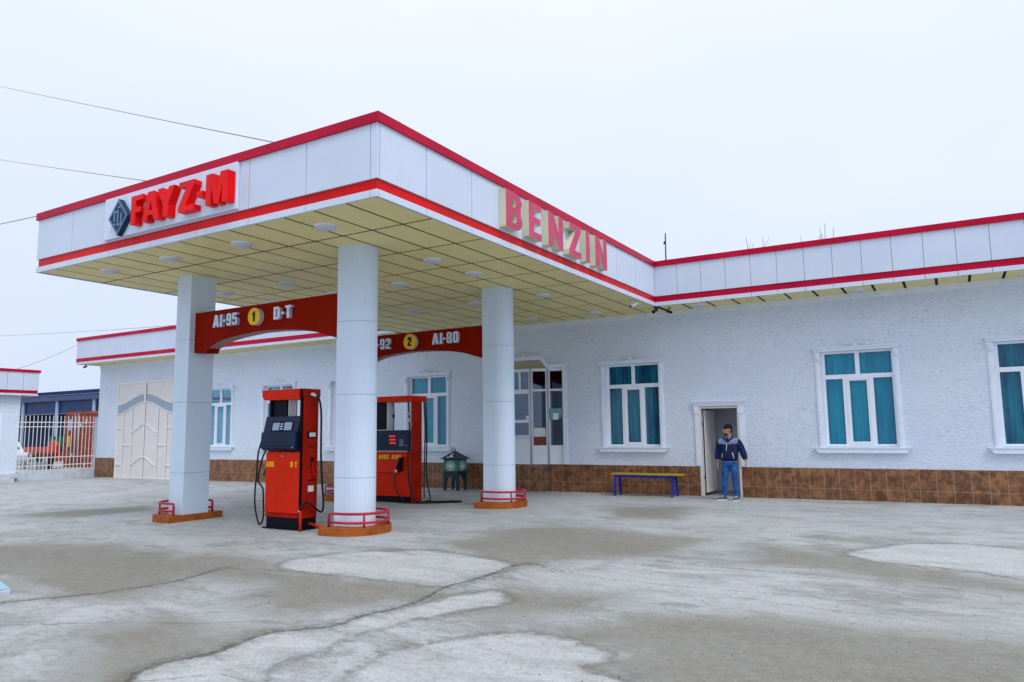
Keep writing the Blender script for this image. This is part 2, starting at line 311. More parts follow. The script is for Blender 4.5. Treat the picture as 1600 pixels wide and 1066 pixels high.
def meta(o, label=None, cat=None, group=None, kind=None):
    if label: o['label'] = label
    if cat: o['category'] = cat
    if group: o['group'] = group
    if kind: o['kind'] = kind
    return o
def empty(name, loc, label, cat, group=None, kind=None):
    o = bpy.data.objects.new(name, None); COL.objects.link(o); o.location = loc; o.empty_display_size = .2
    return meta(o, label, cat, group, kind)
def wloc(o):
    v = Vector(o.location)
    while o.parent: o = o.parent; v += Vector(o.location)
    return v
class MB:
    def __init__(s): s.v = []; s.f = []; s.mi = []; s.sm = []
    def add(s, vs, fs, mi=0, smooth=False):
        k = len(s.v); s.v += [tuple(v) for v in vs]
        for f in fs: s.f.append([i + k for i in f]); s.mi.append(mi); s.sm.append(smooth)
        return s
    def box(s, a, b, mi=0):
        x0, y0, z0 = a; x1, y1, z1 = b
        if x0 > x1: x0, x1 = x1, x0
        if y0 > y1: y0, y1 = y1, y0
        if z0 > z1: z0, z1 = z1, z0
        vs = [(x0, y0, z0), (x1, y0, z0), (x1, y1, z0), (x0, y1, z0), (x0, y0, z1), (x1, y0, z1), (x1, y1, z1), (x0, y1, z1)]
        return s.add(vs, [(0, 3, 2, 1), (4, 5, 6, 7), (0, 1, 5, 4), (1, 2, 6, 5), (2, 3, 7, 6), (3, 0, 4, 7)], mi)
    def obox(s, c, ax, ay, az, mi=0):      # oriented box: centre and half-axis vectors
        c, ax, ay, az = map(Vector, (c, ax, ay, az))
        vs = [c + ax * i + ay * j + az * k for k in (-1, 1) for i, j in ((-1, -1), (1, -1), (1, 1), (-1, 1))]
        return s.add(vs, [(0, 3, 2, 1), (4, 5, 6, 7), (0, 1, 5, 4), (1, 2, 6, 5), (2, 3, 7, 6), (3, 0, 4, 7)], mi)
    def tube(s, pts, r, n=8, mi=0, caps=True):
        pts = [Vector(p) for p in pts]; rs = r if isinstance(r, (list, tuple)) else [r] * len(pts)
        t0 = (pts[1] - pts[0]).normalized(); ref = Vector((0, 0, 1)) if abs(t0.z) < .9 else Vector((1, 0, 0))
        u = t0.cross(ref).normalized(); vs = []
        for i, p in enumerate(pts):
            t = (pts[min(i + 1, len(pts) - 1)] - pts[max(i - 1, 0)]).normalized()
            u = (u - t * u.dot(t)).normalized(); w = t.cross(u)
            for k in range(n):
                a = 2 * math.pi * k / n; vs.append(p + (u * math.cos(a) + w * math.sin(a)) * rs[i])
        fs = [(i * n + k, i * n + (k + 1) % n, (i + 1) * n + (k + 1) % n, (i + 1) * n + k) for i in range(len(pts) - 1) for k in range(n)]
        s.add(vs, fs, mi, True)
        if caps:
            k0 = len(s.v) - len(vs); e = len(vs) - n
            s.f.append([k0 + i for i in range(n)][::-1]); s.mi.append(mi); s.sm.append(False)
            s.f.append([k0 + e + i for i in range(n)]); s.mi.append(mi); s.sm.append(False)
        return s
    def prism(s, contours, fr, d0, d1, mf=0, ms=0, smooth=False):     # contours in (u,v); fr(u,v,d)->xyz
        tri = tessellate_polygon([[Vector((u, v, 0)) for u, v in c] for c in contours])
        flat = [p for c in contours for p in c]; n = len(flat)
        vs = [fr(u, v, d0) for u, v in flat] + [fr(u, v, d1) for u, v in flat]
        fs = [tuple(t) for t in tri] + [tuple(i + n for i in t[::-1]) for t in tri]
        s.add(vs[:], fs, mf)
        vs2 = []; fs2 = []; k = 0
        for c in contours:
            m_ = len(c); b0 = len(vs2)
            vs2 += [fr(u, v, d0) for u, v in c] + [fr(u, v, d1) for u, v in c]
            fs2 += [(b0 + i, b0 + (i + 1) % m_, b0 + m_ + (i + 1) % m_, b0 + m_ + i) for i in range(m_)]
        return s.add(vs2, fs2, ms, smooth)
    def lathe(s, c, prof, n=24, mi=0, smooth=True):                    # prof [(r,z)]
        c = Vector(c); vs = []
        for r, z in prof:
            for k in range(n):
                a = 2 * math.pi * k / n; vs.append(c + Vector((r * math.cos(a), r * math.sin(a), z)))
        fs = [(i * n + k, i * n + (k + 1) % n, (i + 1) * n + (k + 1) % n, (i + 1) * n + k) for i in range(len(prof) - 1) for k in range(n)]
        return s.add(vs, fs, mi, smooth)
    def build(s, name, mats, parent=None, loc=None, bevel=0, fixn=True):
        me = bpy.data.meshes.new(name)
        org = Vector(loc) if loc is not None else (wloc(parent) if parent else Vector((0, 0, 0)))
        me.from_pydata([tuple(Vector(v) - org) for v in s.v], [], s.f)
        for mm in (mats if isinstance(mats, (list, tuple)) else [mats]): me.materials.append(M[mm])
        me.polygons.foreach_set('material_index', s.mi); me.polygons.foreach_set('use_smooth', s.sm)
        if fixn:
            bm = bmesh.new(); bm.from_mesh(me); bmesh.ops.recalc_face_normals(bm, faces=bm.faces); bm.to_mesh(me); bm.free()
        me.update()
        o = bpy.data.objects.new(name, me); COL.objects.link(o)
        if parent:
            o.parent = parent; o.location = org - wloc(parent)
        else: o.location = org
        if bevel:
            bv = o.modifiers.new('bevel', 'BEVEL'); bv.width = bevel; bv.segments = 2; bv.limit_method = 'ANGLE'; bv.angle_limit = R(40)
        return o
def hull_obj(mb, name, mats, parent, voxel=.01, smooth=2):
    """closed overlapping lofts -> one continuous surface"""
    o = mb.build(name, mats, parent)
    r = o.modifiers.new('r', 'REMESH'); r.mode = 'VOXEL'; r.voxel_size = voxel; r.use_smooth_shade = True
    if smooth:
        sm = o.modifiers.new('s', 'SMOOTH'); sm.factor = .5; sm.iterations = smooth
    dg = bpy.context.evaluated_depsgraph_get(); dg.update()
    me = bpy.data.meshes.new_from_object(o.evaluated_get(dg)); o.modifiers.clear(); old = o.data; o.data = me; me.name = name
    if not me.materials:
        for mm in (mats if isinstance(mats, (list, tuple)) else [mats]): me.materials.append(M[mm])
    bpy.data.meshes.remove(old)
    return o

# ------------------------------------------------------------------ glyphs (unit height)
def ar(cx, cy, r, a0, a1, n=5, ry=None):
    ry = ry or r
    return [(cx + r * math.cos(R(a0 + (a1 - a0) * i / n)), cy + ry * math.sin(R(a0 + (a1 - a0) * i / n))) for i in range(n + 1)]
def rr(x0, y0, x1, y1, r):
    return ar(x1 - r, y0 + r, r, -90, 0) + ar(x1 - r, y1 - r, r, 0, 90) + ar(x0 + r, y1 - r, r, 90, 180) + ar(x0 + r, y0 + r, r, 180, 270)
GL = {
 'F': (.52, [[(0, 0), (.2, 0), (.2, .40), (.44, .40), (.44, .58), (.2, .58), (.2, .82), (.52, .82), (.52, 1), (0, 1)]]),
 'A': (.66, [[(0, 0), (.19, 0), (.23, .18), (.43, .18), (.47, 0), (.66, 0), (.45, 1), (.21, 1)], [(.265, .35), (.395, .35), (.33, .70)]]),
 'Y': (.64, [[(.22, 0), (.42, 0), (.42, .40), (.64, 1), (.43, 1), (.32, .64), (.21, 1), (0, 1), (.22, .40)]]),
 'Z': (.54, [[(0, 0), (.54, 0), (.54, .18), (.25, .18), (.54, .84), (.54, 1), (.02, 1), (.02, .82), (.29, .82), (0, .16)]]),
 '-': (.22, [[(0, .36), (.22, .36), (.22, .54), (0, .54)]]),
 'M': (.78, [[(0, 0), (.19, 0), (.19, .62), (.31, 0), (.47, 0), (.59, .62), (.59, 0), (.78, 0), (.78, 1), (.52, 1), (.39, .42), (.26, 1), (0, 1)]]),
 'B': (.56, [[(0, 0)] + ar(.36, .25, .2, -90, 40, 6, .25) + ar(.34, .77, .2, -30, 90, 6, .23) + [(0, 1)],
             [(.2, .17), (.31, .17), (.35, .24), (.35, .36), (.31, .42), (.2, .42)], [(.2, .59), (.29, .59), (.33, .65), (.33, .77), (.29, .83), (.2, .83)]]),
 'E': (.50, [[(0, 0), (.5, 0), (.5, .18), (.2, .18), (.2, .42), (.46, .42), (.46, .6), (.2, .6), (.2, .82), (.5, .82), (.5, 1), (0, 1)]]),
 'N': (.60, [[(0, 0), (.19, 0), (.19, .52), (.41, 0), (.6, 0), (.6, 1), (.41, 1), (.41, .48), (.19, 1), (0, 1)]]),
 'I': (.20, [[(0, 0), (.2, 0), (.2, 1), (0, 1)]]),
 'D': (.54, [[(0, 0)] + ar(.32, .22, .22, -90, 0) + ar(.32, .78, .22, 0, 90) + [(0, 1)], [(.2, .17), (.30, .17), (.34, .22), (.34, .78), (.30, .83), (.2, .83)]]),
 'T': (.52, [[(.16, 0), (.36, 0), (.36, .82), (.52, .82), (.52, 1), (0, 1), (0, .82), (.16, .82)]]),
 '9': (.50, [[(0, .12), (.12, 0), (.38, 0), (.5, .12), (.5, .88), (.38, 1), (.12, 1), (0, .88), (0, .50), (.12, .38), (.31, .38), (.31, .16), (.19, .16), (.19, .27), (0, .27)], [(.19, .54), (.31, .54), (.31, .84), (.19, .84)]]),
 '5': (.50, [[(0, .12), (.12, 0), (.38, 0), (.5, .12), (.5, .54), (.38, .65), (.19, .65), (.19, .83), (.47, .83), (.47, 1), (0, 1), (0, .47), (.31, .47), (.31, .16), (.19, .16), (.19, .3), (0, .3)]]),
 '2': (.50, [[(0, 0), (.5, 0), (.5, .17), (.21, .17), (.21, .22), (.5, .55), (.5, .88), (.38, 1), (.12, 1), (0, .88), (0, .66), (.19, .66), (.19, .84), (.31, .84), (.31, .60), (0, .25)]]),
 '8': (.50, [[(0, .12), (.12, 0), (.38, 0), (.5, .12), (.5, .42), (.43, .5), (.5, .58), (.5, .88), (.38, 1), (.12, 1), (0, .88), (0, .58), (.07, .5), (0, .42)], [(.19, .15), (.31, .15), (.31, .43), (.19, .43)], [(.19, .57), (.31, .57), (.31, .85), (.19, .85)]]),
 '0': (.50, [[(0, .12), (.12, 0), (.38, 0), (.5, .12), (.5, .88), (.38, 1), (.12, 1), (0, .88)], [(.19, .16), (.31, .16), (.31, .84), (.19, .84)]]),
 '1': (.32, [[(.12, 0), (.32, 0), (.32, 1), (.18, 1), (.13, .88), (0, .80), (0, .64), (.12, .68)]]),
}
def letter(ch, u0, v0, w, hgt, fr, d0, d1, parent, mats, name='letter', bevel=0):
    gw, cs = GL[ch]; sx = w / gw
    cs = [[(u0 + u * sx, v0 + v * hgt) for u, v in c] for c in cs]
    mb = MB(); mb.prism(cs, fr, d0, d1, 0, 1 if len(mats) > 1 else 0)
    return mb.build(name, mats, parent, bevel=bevel)
def word(txt, u0, u1, v0, hgt, fr, d0, d1, parent, mats, gap=.12, name='letter', one=False):
    tot = sum(GL[c][0] if c != ' ' else .25 for c in txt) + gap * (len(txt) - 1); k = (u1 - u0) / tot; u = u0
    mb = MB()
    for c in txt:
        if c == ' ': u += (.25 + gap) * k; continue
        w = GL[c][0] * k
        if one:
            cs = [[(u + a * k, v0 + b_ * hgt) for a, b_ in cc] for cc in GL[c][1]]; mb.prism(cs, fr, d0, d1, 0, len(mats) - 1)
        else: letter(c, u, v0, w, hgt, fr, d0, d1, parent, mats, name)
        u += w + gap * k
    if one: return mb.build(name, mats, parent)

# ------------------------------------------------------------------ ground
GT = {'pale': [[[-7.19, 6.45], [-7.32, 6.71], [-7.06, 7.24], [-6.61, 7.72], [-6.02, 8.06], [-5.4, 8.04], [-4.75, 7.91], [-4.62, 7.7], [-4.65, 7.17], [-4.61, 6.62], [-4.78, 6.5], [-5.32, 6.42], [-5.96, 6.41], [-6.59, 6.34], [-6.95, 6.33]], [[-3.12, 3.12], [-3.6, 3.84], [-3.74, 4.17], [-3.78, 4.5], [-3.65, 4.89], [-3.4, 5.25], [-3.1, 5.45], [-2.78, 5.41], [-2.47, 5.33], [-2.3, 5.24], [-2.28, 5.03], [-2.37, 4.89], [-2.23, 4.81], [-1.93, 4.74], [-1.28, 4.12]], [[-1.32, 10.51], [-1.26, 10.99], [-0.95, 11.44], [-0.66, 11.89], [-0.05, 12.17], [0.68, 12.02], [1.3, 11.65], [1.1, 10.01], [0.52, 9.64], [0.18, 9.96], [-0.38, 10.12], [-0.86, 10.17]], [[-4.38, 2.43], [-4.93, 3.14], [-5.08, 3.3], [-5.1, 3.54], [-4.98, 3.83], [-5.03, 4.13], [-5.08, 4.47], [-4.79, 4.77], [-4.74, 5.19], [-4.64, 5.43], [-4.46, 5.97], [-4.47, 6.19], [-4.17, 6.67], [-3.82, 6.36], [-4.08, 5.66], [-4.25, 5.32], [-4.37, 4.79], [-4.32, 4.3], [-4.3, 3.79], [-4.15, 3.55], [-3.58, 2.86]], [[-4.58, 7.63], [-4.0, 8.14], [-3.18, 8.1], [-2.09, 8.06], [-1.13, 7.87], [-1.09, 7.6], [-2.22, 7.33], [-3.16, 7.17], [-4.14, 7.16]], [[-0.54, 7.11], [0.36, 7.35], [0.34, 6.97], [-0.08, 6.85], [-0.52, 6.89]], [[-5.1, 10.4], [-4.37, 11.2], [-2.86, 11.72], [-2.84, 11.44], [-4.12, 10.56], [-4.88, 10.07]]], 'dark': [[[-13.51, 5.72], [-12.62, 5.86], [-12.19, 6.2], [-11.33, 6.4], [-10.84, 6.7], [-10.14, 6.51], [-9.33, 6.43], [-9.03, 6.3], [-8.77, 6.69], [-7.58, 6.64], [-6.93, 6.26], [-5.79, 6.33], [-4.7, 6.4], [-4.53, 6.16], [-5.0, 5.47], [-5.56, 5.04], [-6.35, 5.24], [-6.62, 5.81], [-7.74, 5.65], [-7.71, 4.72], [-8.39, 4.56], [-10.09, 4.71], [-11.05, 4.7]], [[-6.48, 3.81], [-6.12, 4.23], [-5.48, 4.21], [-5.12, 4.51], [-5.04, 3.93], [-5.1, 3.54], [-4.85, 3.18], [-4.71, 2.8], [-5.9, 3.38]], [[-2.87, 5.36], [-2.54, 6.45], [-1.79, 6.84], [-0.75, 6.78], [0.34, 6.93], [0.91, 6.96], [0.63, 5.16], [-1.28, 4.12], [-1.89, 4.76], [-2.29, 4.94], [-2.29, 5.28]], [[-2.64, 10.97], [-1.31, 10.41], [-0.38, 9.98], [0.5, 9.34], [0.99, 9.09], [0.93, 8.62], [0.46, 8.83], [-0.78, 9.08], [-2.07, 9.54]], [[-6.15, 14.05], [-4.81, 15.26], [-4.37, 13.08], [-5.41, 12.63]], [[-6.25, 10.43], [-5.48, 11.19], [-3.18, 11.28], [-3.64, 9.3], [-4.33, 8.45], [-4.62, 7.83], [-5.2, 8.03], [-6.41, 8.58], [-6.25, 9.3]], [[-4.05, 6.73], [-3.1, 7.04], [-2.89, 6.69], [-3.46, 5.98], [-4.05, 5.81]], [[-17.86, 8.5], [-17.45, 9.81], [-16.53, 10.8], [-14.77, 9.8], [-15.17, 8.41]]], 'crack': [[[-4.93, 3.14], [-5.08, 3.3], [-5.1, 3.54], [-4.98, 3.83], [-5.03, 4.13], [-5.08, 4.47], [-4.71, 4.84], [-4.74, 5.27], [-4.64, 5.51], [-4.61, 5.96], [-4.74, 6.45], [-4.65, 7.17], [-4.68, 7.8], [-4.58, 8.09]], [[-8.45, 3.96], [-7.97, 4.66], [-7.7, 5.46], [-7.8, 6.14]]], 'fine': [[[-7.44, 3.5], [-6.58, 4.04], [-5.91, 4.34], [-5.38, 4.73]], [[-4.11, 7.86], [-3.43, 7.78], [-2.69, 7.76], [-1.53, 7.83], [-1.07, 7.82]], [[-18.14, 8.38], [-17.15, 9.93], [-16.67, 12.09], [-16.28, 14.2], [-15.48, 16.08]], [[-3.55, 9.08], [-1.96, 8.99], [-0.96, 8.99], [0.25, 8.72]]]}
def seg_dist(px, py, poly, closed):
    d = np.full(px.shape, 1e9); n = len(poly); inside = np.zeros(px.shape, bool)
    for i in range(n if closed else n - 1):
        x0, y0 = poly[i]; x1, y1 = poly[(i + 1) % n]; dx, dy = x1 - x0, y1 - y0
        t = np.clip(((px - x0) * dx + (py - y0) * dy) / (dx * dx + dy * dy + 1e-9), 0, 1)
        d = np.minimum(d, np.hypot(px - x0 - t * dx, py - y0 - t * dy))
        if closed:
            c = ((y0 > py) != (y1 > py)) & (px < (x1 - x0) * (py - y0) / (y1 - y0 + 1e-12) + x0); inside ^= c
    return np.where(inside, d, -d) if closed else d
def signed_line(px, py, poly):
    best = np.full(px.shape, 1e9); sg = np.ones(px.shape)
    for i in range(len(poly) - 1):
        x0, y0 = poly[i]; x1, y1 = poly[i + 1]; dx, dy = x1 - x0, y1 - y0
        t = np.clip(((px - x0) * dx + (py - y0) * dy) / (dx * dx + dy * dy), 0, 1)
        d = np.hypot(px - x0 - t * dx, py - y0 - t * dy); s = np.sign(dx * (py - y0) - dy * (px - x0))
        u = d < best; best = np.where(u, d, best); sg = np.where(u, s, sg)
    # beyond the ends the sign flip would draw a line on: keep it positive there
    x0, y0 = poly[0]; x1, y1 = poly[-1]
    e = (np.abs(np.hypot(px - x0, py - y0) - best) < 1e-6) | (np.abs(np.hypot(px - x1, py - y1) - best) < 1e-6)
    return np.where(e, best, best * sg)
xs = np.concatenate([np.linspace(-400, -60, 12), np.linspace(-50, -20.5, 40), np.arange(-20, 8.01, .1), np.linspace(9, 30, 12), np.linspace(40, 400, 10)])
ys = np.concatenate([np.linspace(-60, 0, 8), np.arange(.5, 18.31, .1), np.linspace(19, 60, 20), np.linspace(80, 500, 8)])
X, Y = np.meshgrid(xs, ys); fx_, fy_ = X.ravel(), Y.ravel()
Z = np.array([gz(a, b_) if -60 < a < 30 else .0036 * max(-60, min(30, a)) for a, b_ in zip(fx_, fy_)])
me = bpy.data.meshes.new('ground'); nx, ny = len(xs), len(ys)
idx = (np.arange(ny - 1)[:, None] * nx + np.arange(nx - 1)[None, :]).ravel()
me.from_pydata(np.stack([fx_, fy_, Z], 1).tolist(), [], np.stack([idx, idx + 1, idx + nx + 1, idx + nx], 1).tolist())
me.materials.append(M['ground'])
def setattr_(name, val):
    a = me.attributes.new(name, 'FLOAT', 'POINT'); a.data.foreach_set('value', val.astype(np.float32))
def mx(L): 
    r = np.full(fx_.shape, -1e3)
    for p_ in L: r = np.maximum(r, seg_dist(fx_, fy_, p_, True))
    return np.maximum(r, -3)
setattr_('pale', mx([GT['pale'][i] for i in (0, 1, 2, 3)])); setattr_('pale2', mx([GT['pale'][i] for i in (4, 5, 6)] + [[(-2.2, 6.3), (-1.5, 7.2), (.4, 7.9), (2, 7.6), (2, 6.9), (.3, 7.1), (-1.0, 6.6)]])); setattr_('dark', mx(GT['dark']))
def cr(L):
    r = np.full(fx_.shape, 1e3)
    for p_ in L:
        q = signed_line(fx_, fy_, p_); r = np.where(np.abs(q) < np.abs(r), q, r)
    return np.clip(r, -3, 3)
setattr_('crack', cr(GT['crack'])); setattr_('fine', cr(GT['fine']))
poly = [(-40, 17.9), (8, 17.9), (8, 13.5), (-2, 12), (-4.5, 9.5), (-6, 8.3), (-9, 7.1), (-10.2, 6.7), (-12, 6.4), (-14, 6), (-30, 5)]
setattr_('pale_blue', seg_dist(fx_, fy_, poly, True))  # area of paler bluish concrete from the canopy front back to the wall
me.polygons.foreach_set('use_smooth', [True] * len(me.polygons)); me.update()
ground = bpy.data.objects.new('ground', me); COL.objects.link(ground); meta(ground, kind='structure')

# ------------------------------------------------------------------ fuel canopy
ZT, ZC, ZR, ZB, Z0 = 5.768, 5.636, 4.892, 4.743, 4.648
CX, CY, CL, FY, WY = -6.125, 6.96, -14.39, 17.243, 18.228
def frS(y): return lambda u, v, d: (u, y - d, v)
def frE(x): return lambda u, v, d: (x + d, u, v)
def panels_x(mb, xs_, y, z0, z1, th=.04, g=.006):
    xs_ = sorted(xs_)
    for a, b_ in zip(xs_, xs_[1:]): mb.box((a + g, y, z0), (b_ - g, y + th, z1))
def panels_y(mb, ys_, x, z0, z1, th=.04, g=.006, sgn=-1):
    for a, b_ in zip(ys_, ys_[1:]): mb.box((x, a + g, z0), (x + sgn * th, b_ - g, z1))
canopy = empty('fuel_canopy', (-10.2, 12, 0), 'white and red flat fuel canopy on four pale columns in front of the building', 'canopy')
sx = [CX, -6.248] + [-6.248 - 1.163 * i for i in range(1, 8)]; sx[-1] = CL
sy = [CY + .041] + [7.988 + 1.141 * i for i in range(9)] + [FY]
f = MB()
for z0, z1 in ((ZR, ZC), (Z0, ZB)):
    panels_x(f, sx, CY, z0, z1); panels_y(f, sy, CX, z0, z1); panels_y(f, sy, CL, z0, z1, sgn=1)
f.build('fascia', 'panel', canopy)
f = MB(); f.box((CL + .03, CY + .028, ZB), (CX - .028, CY + .05, ZR + .0)); f.box((CX - .05, CY + .051, ZB), (CX - .028, FY + .0, ZR)); f.box((CL + .028, CY + .051, ZB), (CL + .05, FY, ZR))
f.build('red_band', 'red_band', canopy)
f = MB(); e = .035
f.box((CL - e, CY - e, ZC), (CX + e, CY + .3, ZT)); f.box((CX - .3, CY + .3, ZC), (CX + e, FY - .036, ZT)); f.box((CL - e, CY + .3, ZC), (CL + .3, FY - .036, ZT))
f.build('red_cap', 'red_trim', canopy)
f = MB(); f.box((CL + .052, CY + .052, 4.6645), (CX - .052, WY - .006, 5.58)); f.build('roof_deck', 'panel_dark', canopy)
f = MB(); xs_ = [CX - .052] + [-6.125 - .592 * k for k in range(1, 14)] + [CL + .052]
ys_ = [CY + .042, 8.2] + [8.2 + 1.333 * k for k in range(1, 8)] + [WY - .005]
rnd = random.Random(3)
for a, b_ in zip(xs_, xs_[1:]):
    if abs(a - b_) < .03: continue
    for c_, d_ in zip(ys_, ys_[1:]):
        if d_ - c_ < .05: continue
        dz = rnd.uniform(-.0012, .0012); f.box((b_ + .022, c_ + .022, 4.659 + dz), (a - .022, d_ - .022, 4.6638))
f.build('ceiling', 'cream', canopy)

def dshape(x0, s, yc, h, a, n=14, ext=None):
    ex = ext or h
    pts = [(x0, yc - h), (x0 + s * a, yc - h)] + [(x0 + s * (a + ex * math.sin(R(t))), yc - h * math.cos(R(t))) for t in np.linspace(0, 180, n + 1)[1:-1]] + [(x0 + s * a, yc + h), (x0, yc + h)]
    return pts
frZ = lambda u, v, d: (u, v, d)
cols = [(-12.23, -1, 8.95, .33, 'white column standing at the left front of the canopy, beside the pump'),
        (-8.46, 1, 8.95, .26, 'white rounded column nearest the camera, at the canopy front'),
        (-8.46, 1, 13.25, .3, ''), (-12.23, -1, 13.25, .33, '')]
names_k = ['the left front column', 'the nearest rounded column', 'the rear right column by the arch marked 2', 'the rear left column hidden behind the nearest column']
for i, (x0, s, yc, a, _) in enumerate(cols):
    g0 = gz(x0 + s * .3, yc); f = MB()
    js = [g0 + .09, .935, 2.24, 3.42, 4.664]
    for z0, z1 in zip(js, js[1:]): f.prism([dshape(x0, s, yc, .272, a)], frZ, z0 + .0025, z1 - .0025)
    f.prism([dshape(x0 + s * .006, s, yc, .266, a - .006)], frZ, js[0], js[-1], 1, 1)
    if i == 0:     # vertical joint of the flat face
        pass
    o = f.build('column', ['column', 'panel_dark'], canopy)
    k = MB(); k.prism([dshape(x0 - s * .04, s, yc, .575, a - .02, 20, .56)], frZ, g0 - .25, g0 + .118)
    o = k.build('column_kerb', 'curb', None, (x0, yc, g0), bevel=.008)
    meta(o, 'ochre painted rounded kerb under ' + names_k[i], 'kerb', 'kerbs at the column feet')
    rl = empty('guard_rail', (x0 + s * .3, yc, g0 + .118), 'low red tubular guard rail around ' + names_k[i], 'guard rail', 'red guard rails at the column feet')
    hw = .44 if i != 0 else .41
    for nm, zz in (('top_rail', g0 + .325), ('middle_rail', g0 + .19)):
        pth = dshape(x0 + s * .06, s, yc, hw, a - .02, 18)
        pp = [(u, v, zz) for u, v in pth]
        if nm == 'top_rail':
            q0, q1 = pth[0], pth[-1]
            pp = [(q0[0], q0[1], g0 + .11), (q0[0], q0[1], zz - .04), (q0[0] + s * .008, q0[1], zz - .012), (q0[0] + s * .04, q0[1], zz)] + pp[1:-1] + [(q1[0] + s * .04, q1[1], zz), (q1[0] + s * .008, q1[1], zz - .012), (q1[0], q1[1], zz - .04), (q1[0], q1[1], g0 + .11)]
        t_ = MB(); t_.tube(pp, .021, 8); t_.build(nm, 'rail', rl)
    for t in (50, 130):
        px_, py_ = x0 + s * (.04 + a + hw * math.sin(R(t))), yc - hw * math.cos(R(t))
        t_ = MB(); t_.tube([(px_, py_, g0 + .11), (px_, py_, g0 + .32)], .018, 8); t_.build('post', 'rail', rl)

# ceiling lights
rows = [('front row', 7.63, (-7.70, -9.52, -11.37, -13.15)), ('second row', 10.24, (-7.71, -9.53, -11.39, -13.25)),
        ('third row', 11.56, (-7.72, -9.55, -11.36, -13.27)), ('fourth row', 14.35, (-7.71, -9.55, -11.42, -13.3)), ('row nearest the wall', 17.33, (-7.79, -9.67, -11.46, -13.48))]
cn = ['under the BENZIN side', 'second from the BENZIN side', 'third from the BENZIN side', 'at the left end']
def clight(x, y, lab, zc=4.66):
    o = empty('ceiling_light', (x, y, zc), lab, 'ceiling light', 'round ceiling lights under the canopy and eaves')
    f = MB(); f.lathe((x, y, zc), [(0, .005), (.168, .005), (.17, -.018), (.16, -.028), (.150, -.030), (.150, -.02)], 28); f.build('rim', 'white_plastic', o)
    f = MB(); f.lathe((x, y, zc), [(.151, -.022), (.14, -.045), (.11, -.060), (.05, -.068), (.0, -.070)], 28); f.build('diffuser', 'lamp', o)
for rn, y, xl in rows:
    for k, x in enumerate(xl): clight(x, y, 'round white ceiling light in the canopy %s, %s' % (rn, cn[k]))
clight(-5.19, 17.7, 'round eave light above the blue and yellow bench'); clight(-1.63, 17.85, 'round eave light above the middle teal window')
clight(1.55, 17.85, 'round eave light at the right edge of the photo')

# arched beams with fuel grades
def beam(Y0, ztop, dz, words, num, lab):
    x0, x1 = -12.225, -8.465
    arc = [(x0, 3.17), (-11.87, 3.15), (-11.82, 3.24), (-11.6, 3.32), (-11.38, 3.372), (-11.1, 3.405), (-10.86, 3.425), (-10.5, 3.446), (-10.03, 3.438), (-9.56, 3.408), (-9.25, 3.365), (-8.95, 3.30), (-8.62, 3.20), (x1, 3.15)]
    arc = [(u, v + dz) for u, v in arc]
    o = empty('arched_sign', ((x0 + x1) / 2, Y0 + .13, arc[7][1]), lab, 'sign', 'arched fuel signs between the columns')
    f = MB(); n = len(arc)
    cont = [arc + [(x1, ztop), (x0, ztop)]]
    f.prism(cont, frS(Y0), 0, -.26, 0, 0); f.mi = f.mi
    # thin sheet whose paler colour stands in for grazing reflection on the underside
    und = MB(); vs = []
    for u, v in arc: vs += [(u, Y0 + .004, v - .004), (u, Y0 + .256, v - .004)]
    und.add(vs, [(2 * i, 2 * i + 1, 2 * i + 3, 2 * i + 2) for i in range(2, n - 1)])
    f.build('beam', 'beam', o); und.build('underside_sheen', 'beam_under', o)
    for txt, u0, u1, v0, hh in words: word(txt, u0, u1, v0, hh, frS(Y0), .006, .075, o, ['letter_white', 'letter_side'])
    cx, cz, r = num[1], num[2], num[3]
    f = MB(); c = [(cx + r * math.cos(t), cz + r * math.sin(t)) for t in np.linspace(0, 2 * math.pi, 33)[:-1]]
    f.prism([c], frS(Y0), .004, .10, 0, 1); disc = f.build('number_disc', ['yellow', 'disc_side'], o)
    w, cs = GL[num[0]]; hh = r * 1.15; k = hh * .95
    f = MB(); f.prism([[(cx + (u - w / 2) * k, cz + (v - .5) * hh) for u, v in cc] for cc in cs], frS(Y0), .101, .112)
    f.build('numeral', 'black', disc)
beam(8.79, 3.925, 0, [('AI-95', -11.615, -10.95, 3.595, .225), ('D-T', -10.0, -9.57, 3.60, .22)], ('1', -10.475, 3.697, .155),
     'dark red arched beam reading AI-95, 1 and D-T between the front columns')
beam(13.09, 3.885, .01, [('AI-92', -11.72, -11.02, 3.545, .245), ('AI-80', -9.82, -9.11, 3.555, .245)], ('2', -10.43, 3.665, .175),
     'dark red arched beam reading 92, 2 and AI-80 in front of the building')

# sign on the left fascia
o = empty('name_sign', (-10.46, 6.9, 4.905), 'white board with thick red letters FAYZ-M and a dark blue diamond emblem', 'sign')
f = MB(); f.box((-12.14, 6.905, 4.912), (-8.78, 6.957, 5.628)); f.build('board', 'sign_board', o, bevel=.006)
for ch, u0, w in (('F', -11.17, .31), ('A', -10.865, .43), ('Y', -10.475, .42), ('Z', -9.95, .37), ('-', -9.515, .14), ('M', -9.30, .49)):
    letter(ch, u0, 5.005, w, .47, frS(6.905), 0, .135, o, ['letter_red'], bevel=.004)
f = MB(); cx, cz, hx, hz = -11.60, 5.217, .275, .315
dia = lambda s_: [(cx, cz - hz * s_), (cx + hx * s_, cz), (cx, cz + hz * s_), (cx - hx * s_, cz)]
f.prism([dia(1)], frS(6.905), 0, .085)
emb = f.build('emblem', 'logo', o, bevel=.006)
f = MB(); f.prism([dia(.97), dia(.80)[::-1]], frS(6.905), .086, .094)
def st(x0_, z0_, x1_, z1_):
    f.prism([[(cx + x0_, cz + z0_), (cx + x1_, cz + z0_), (cx + x1_, cz + z1_), (cx + x0_, cz + z1_)]], frS(6.905), .086, .0955)
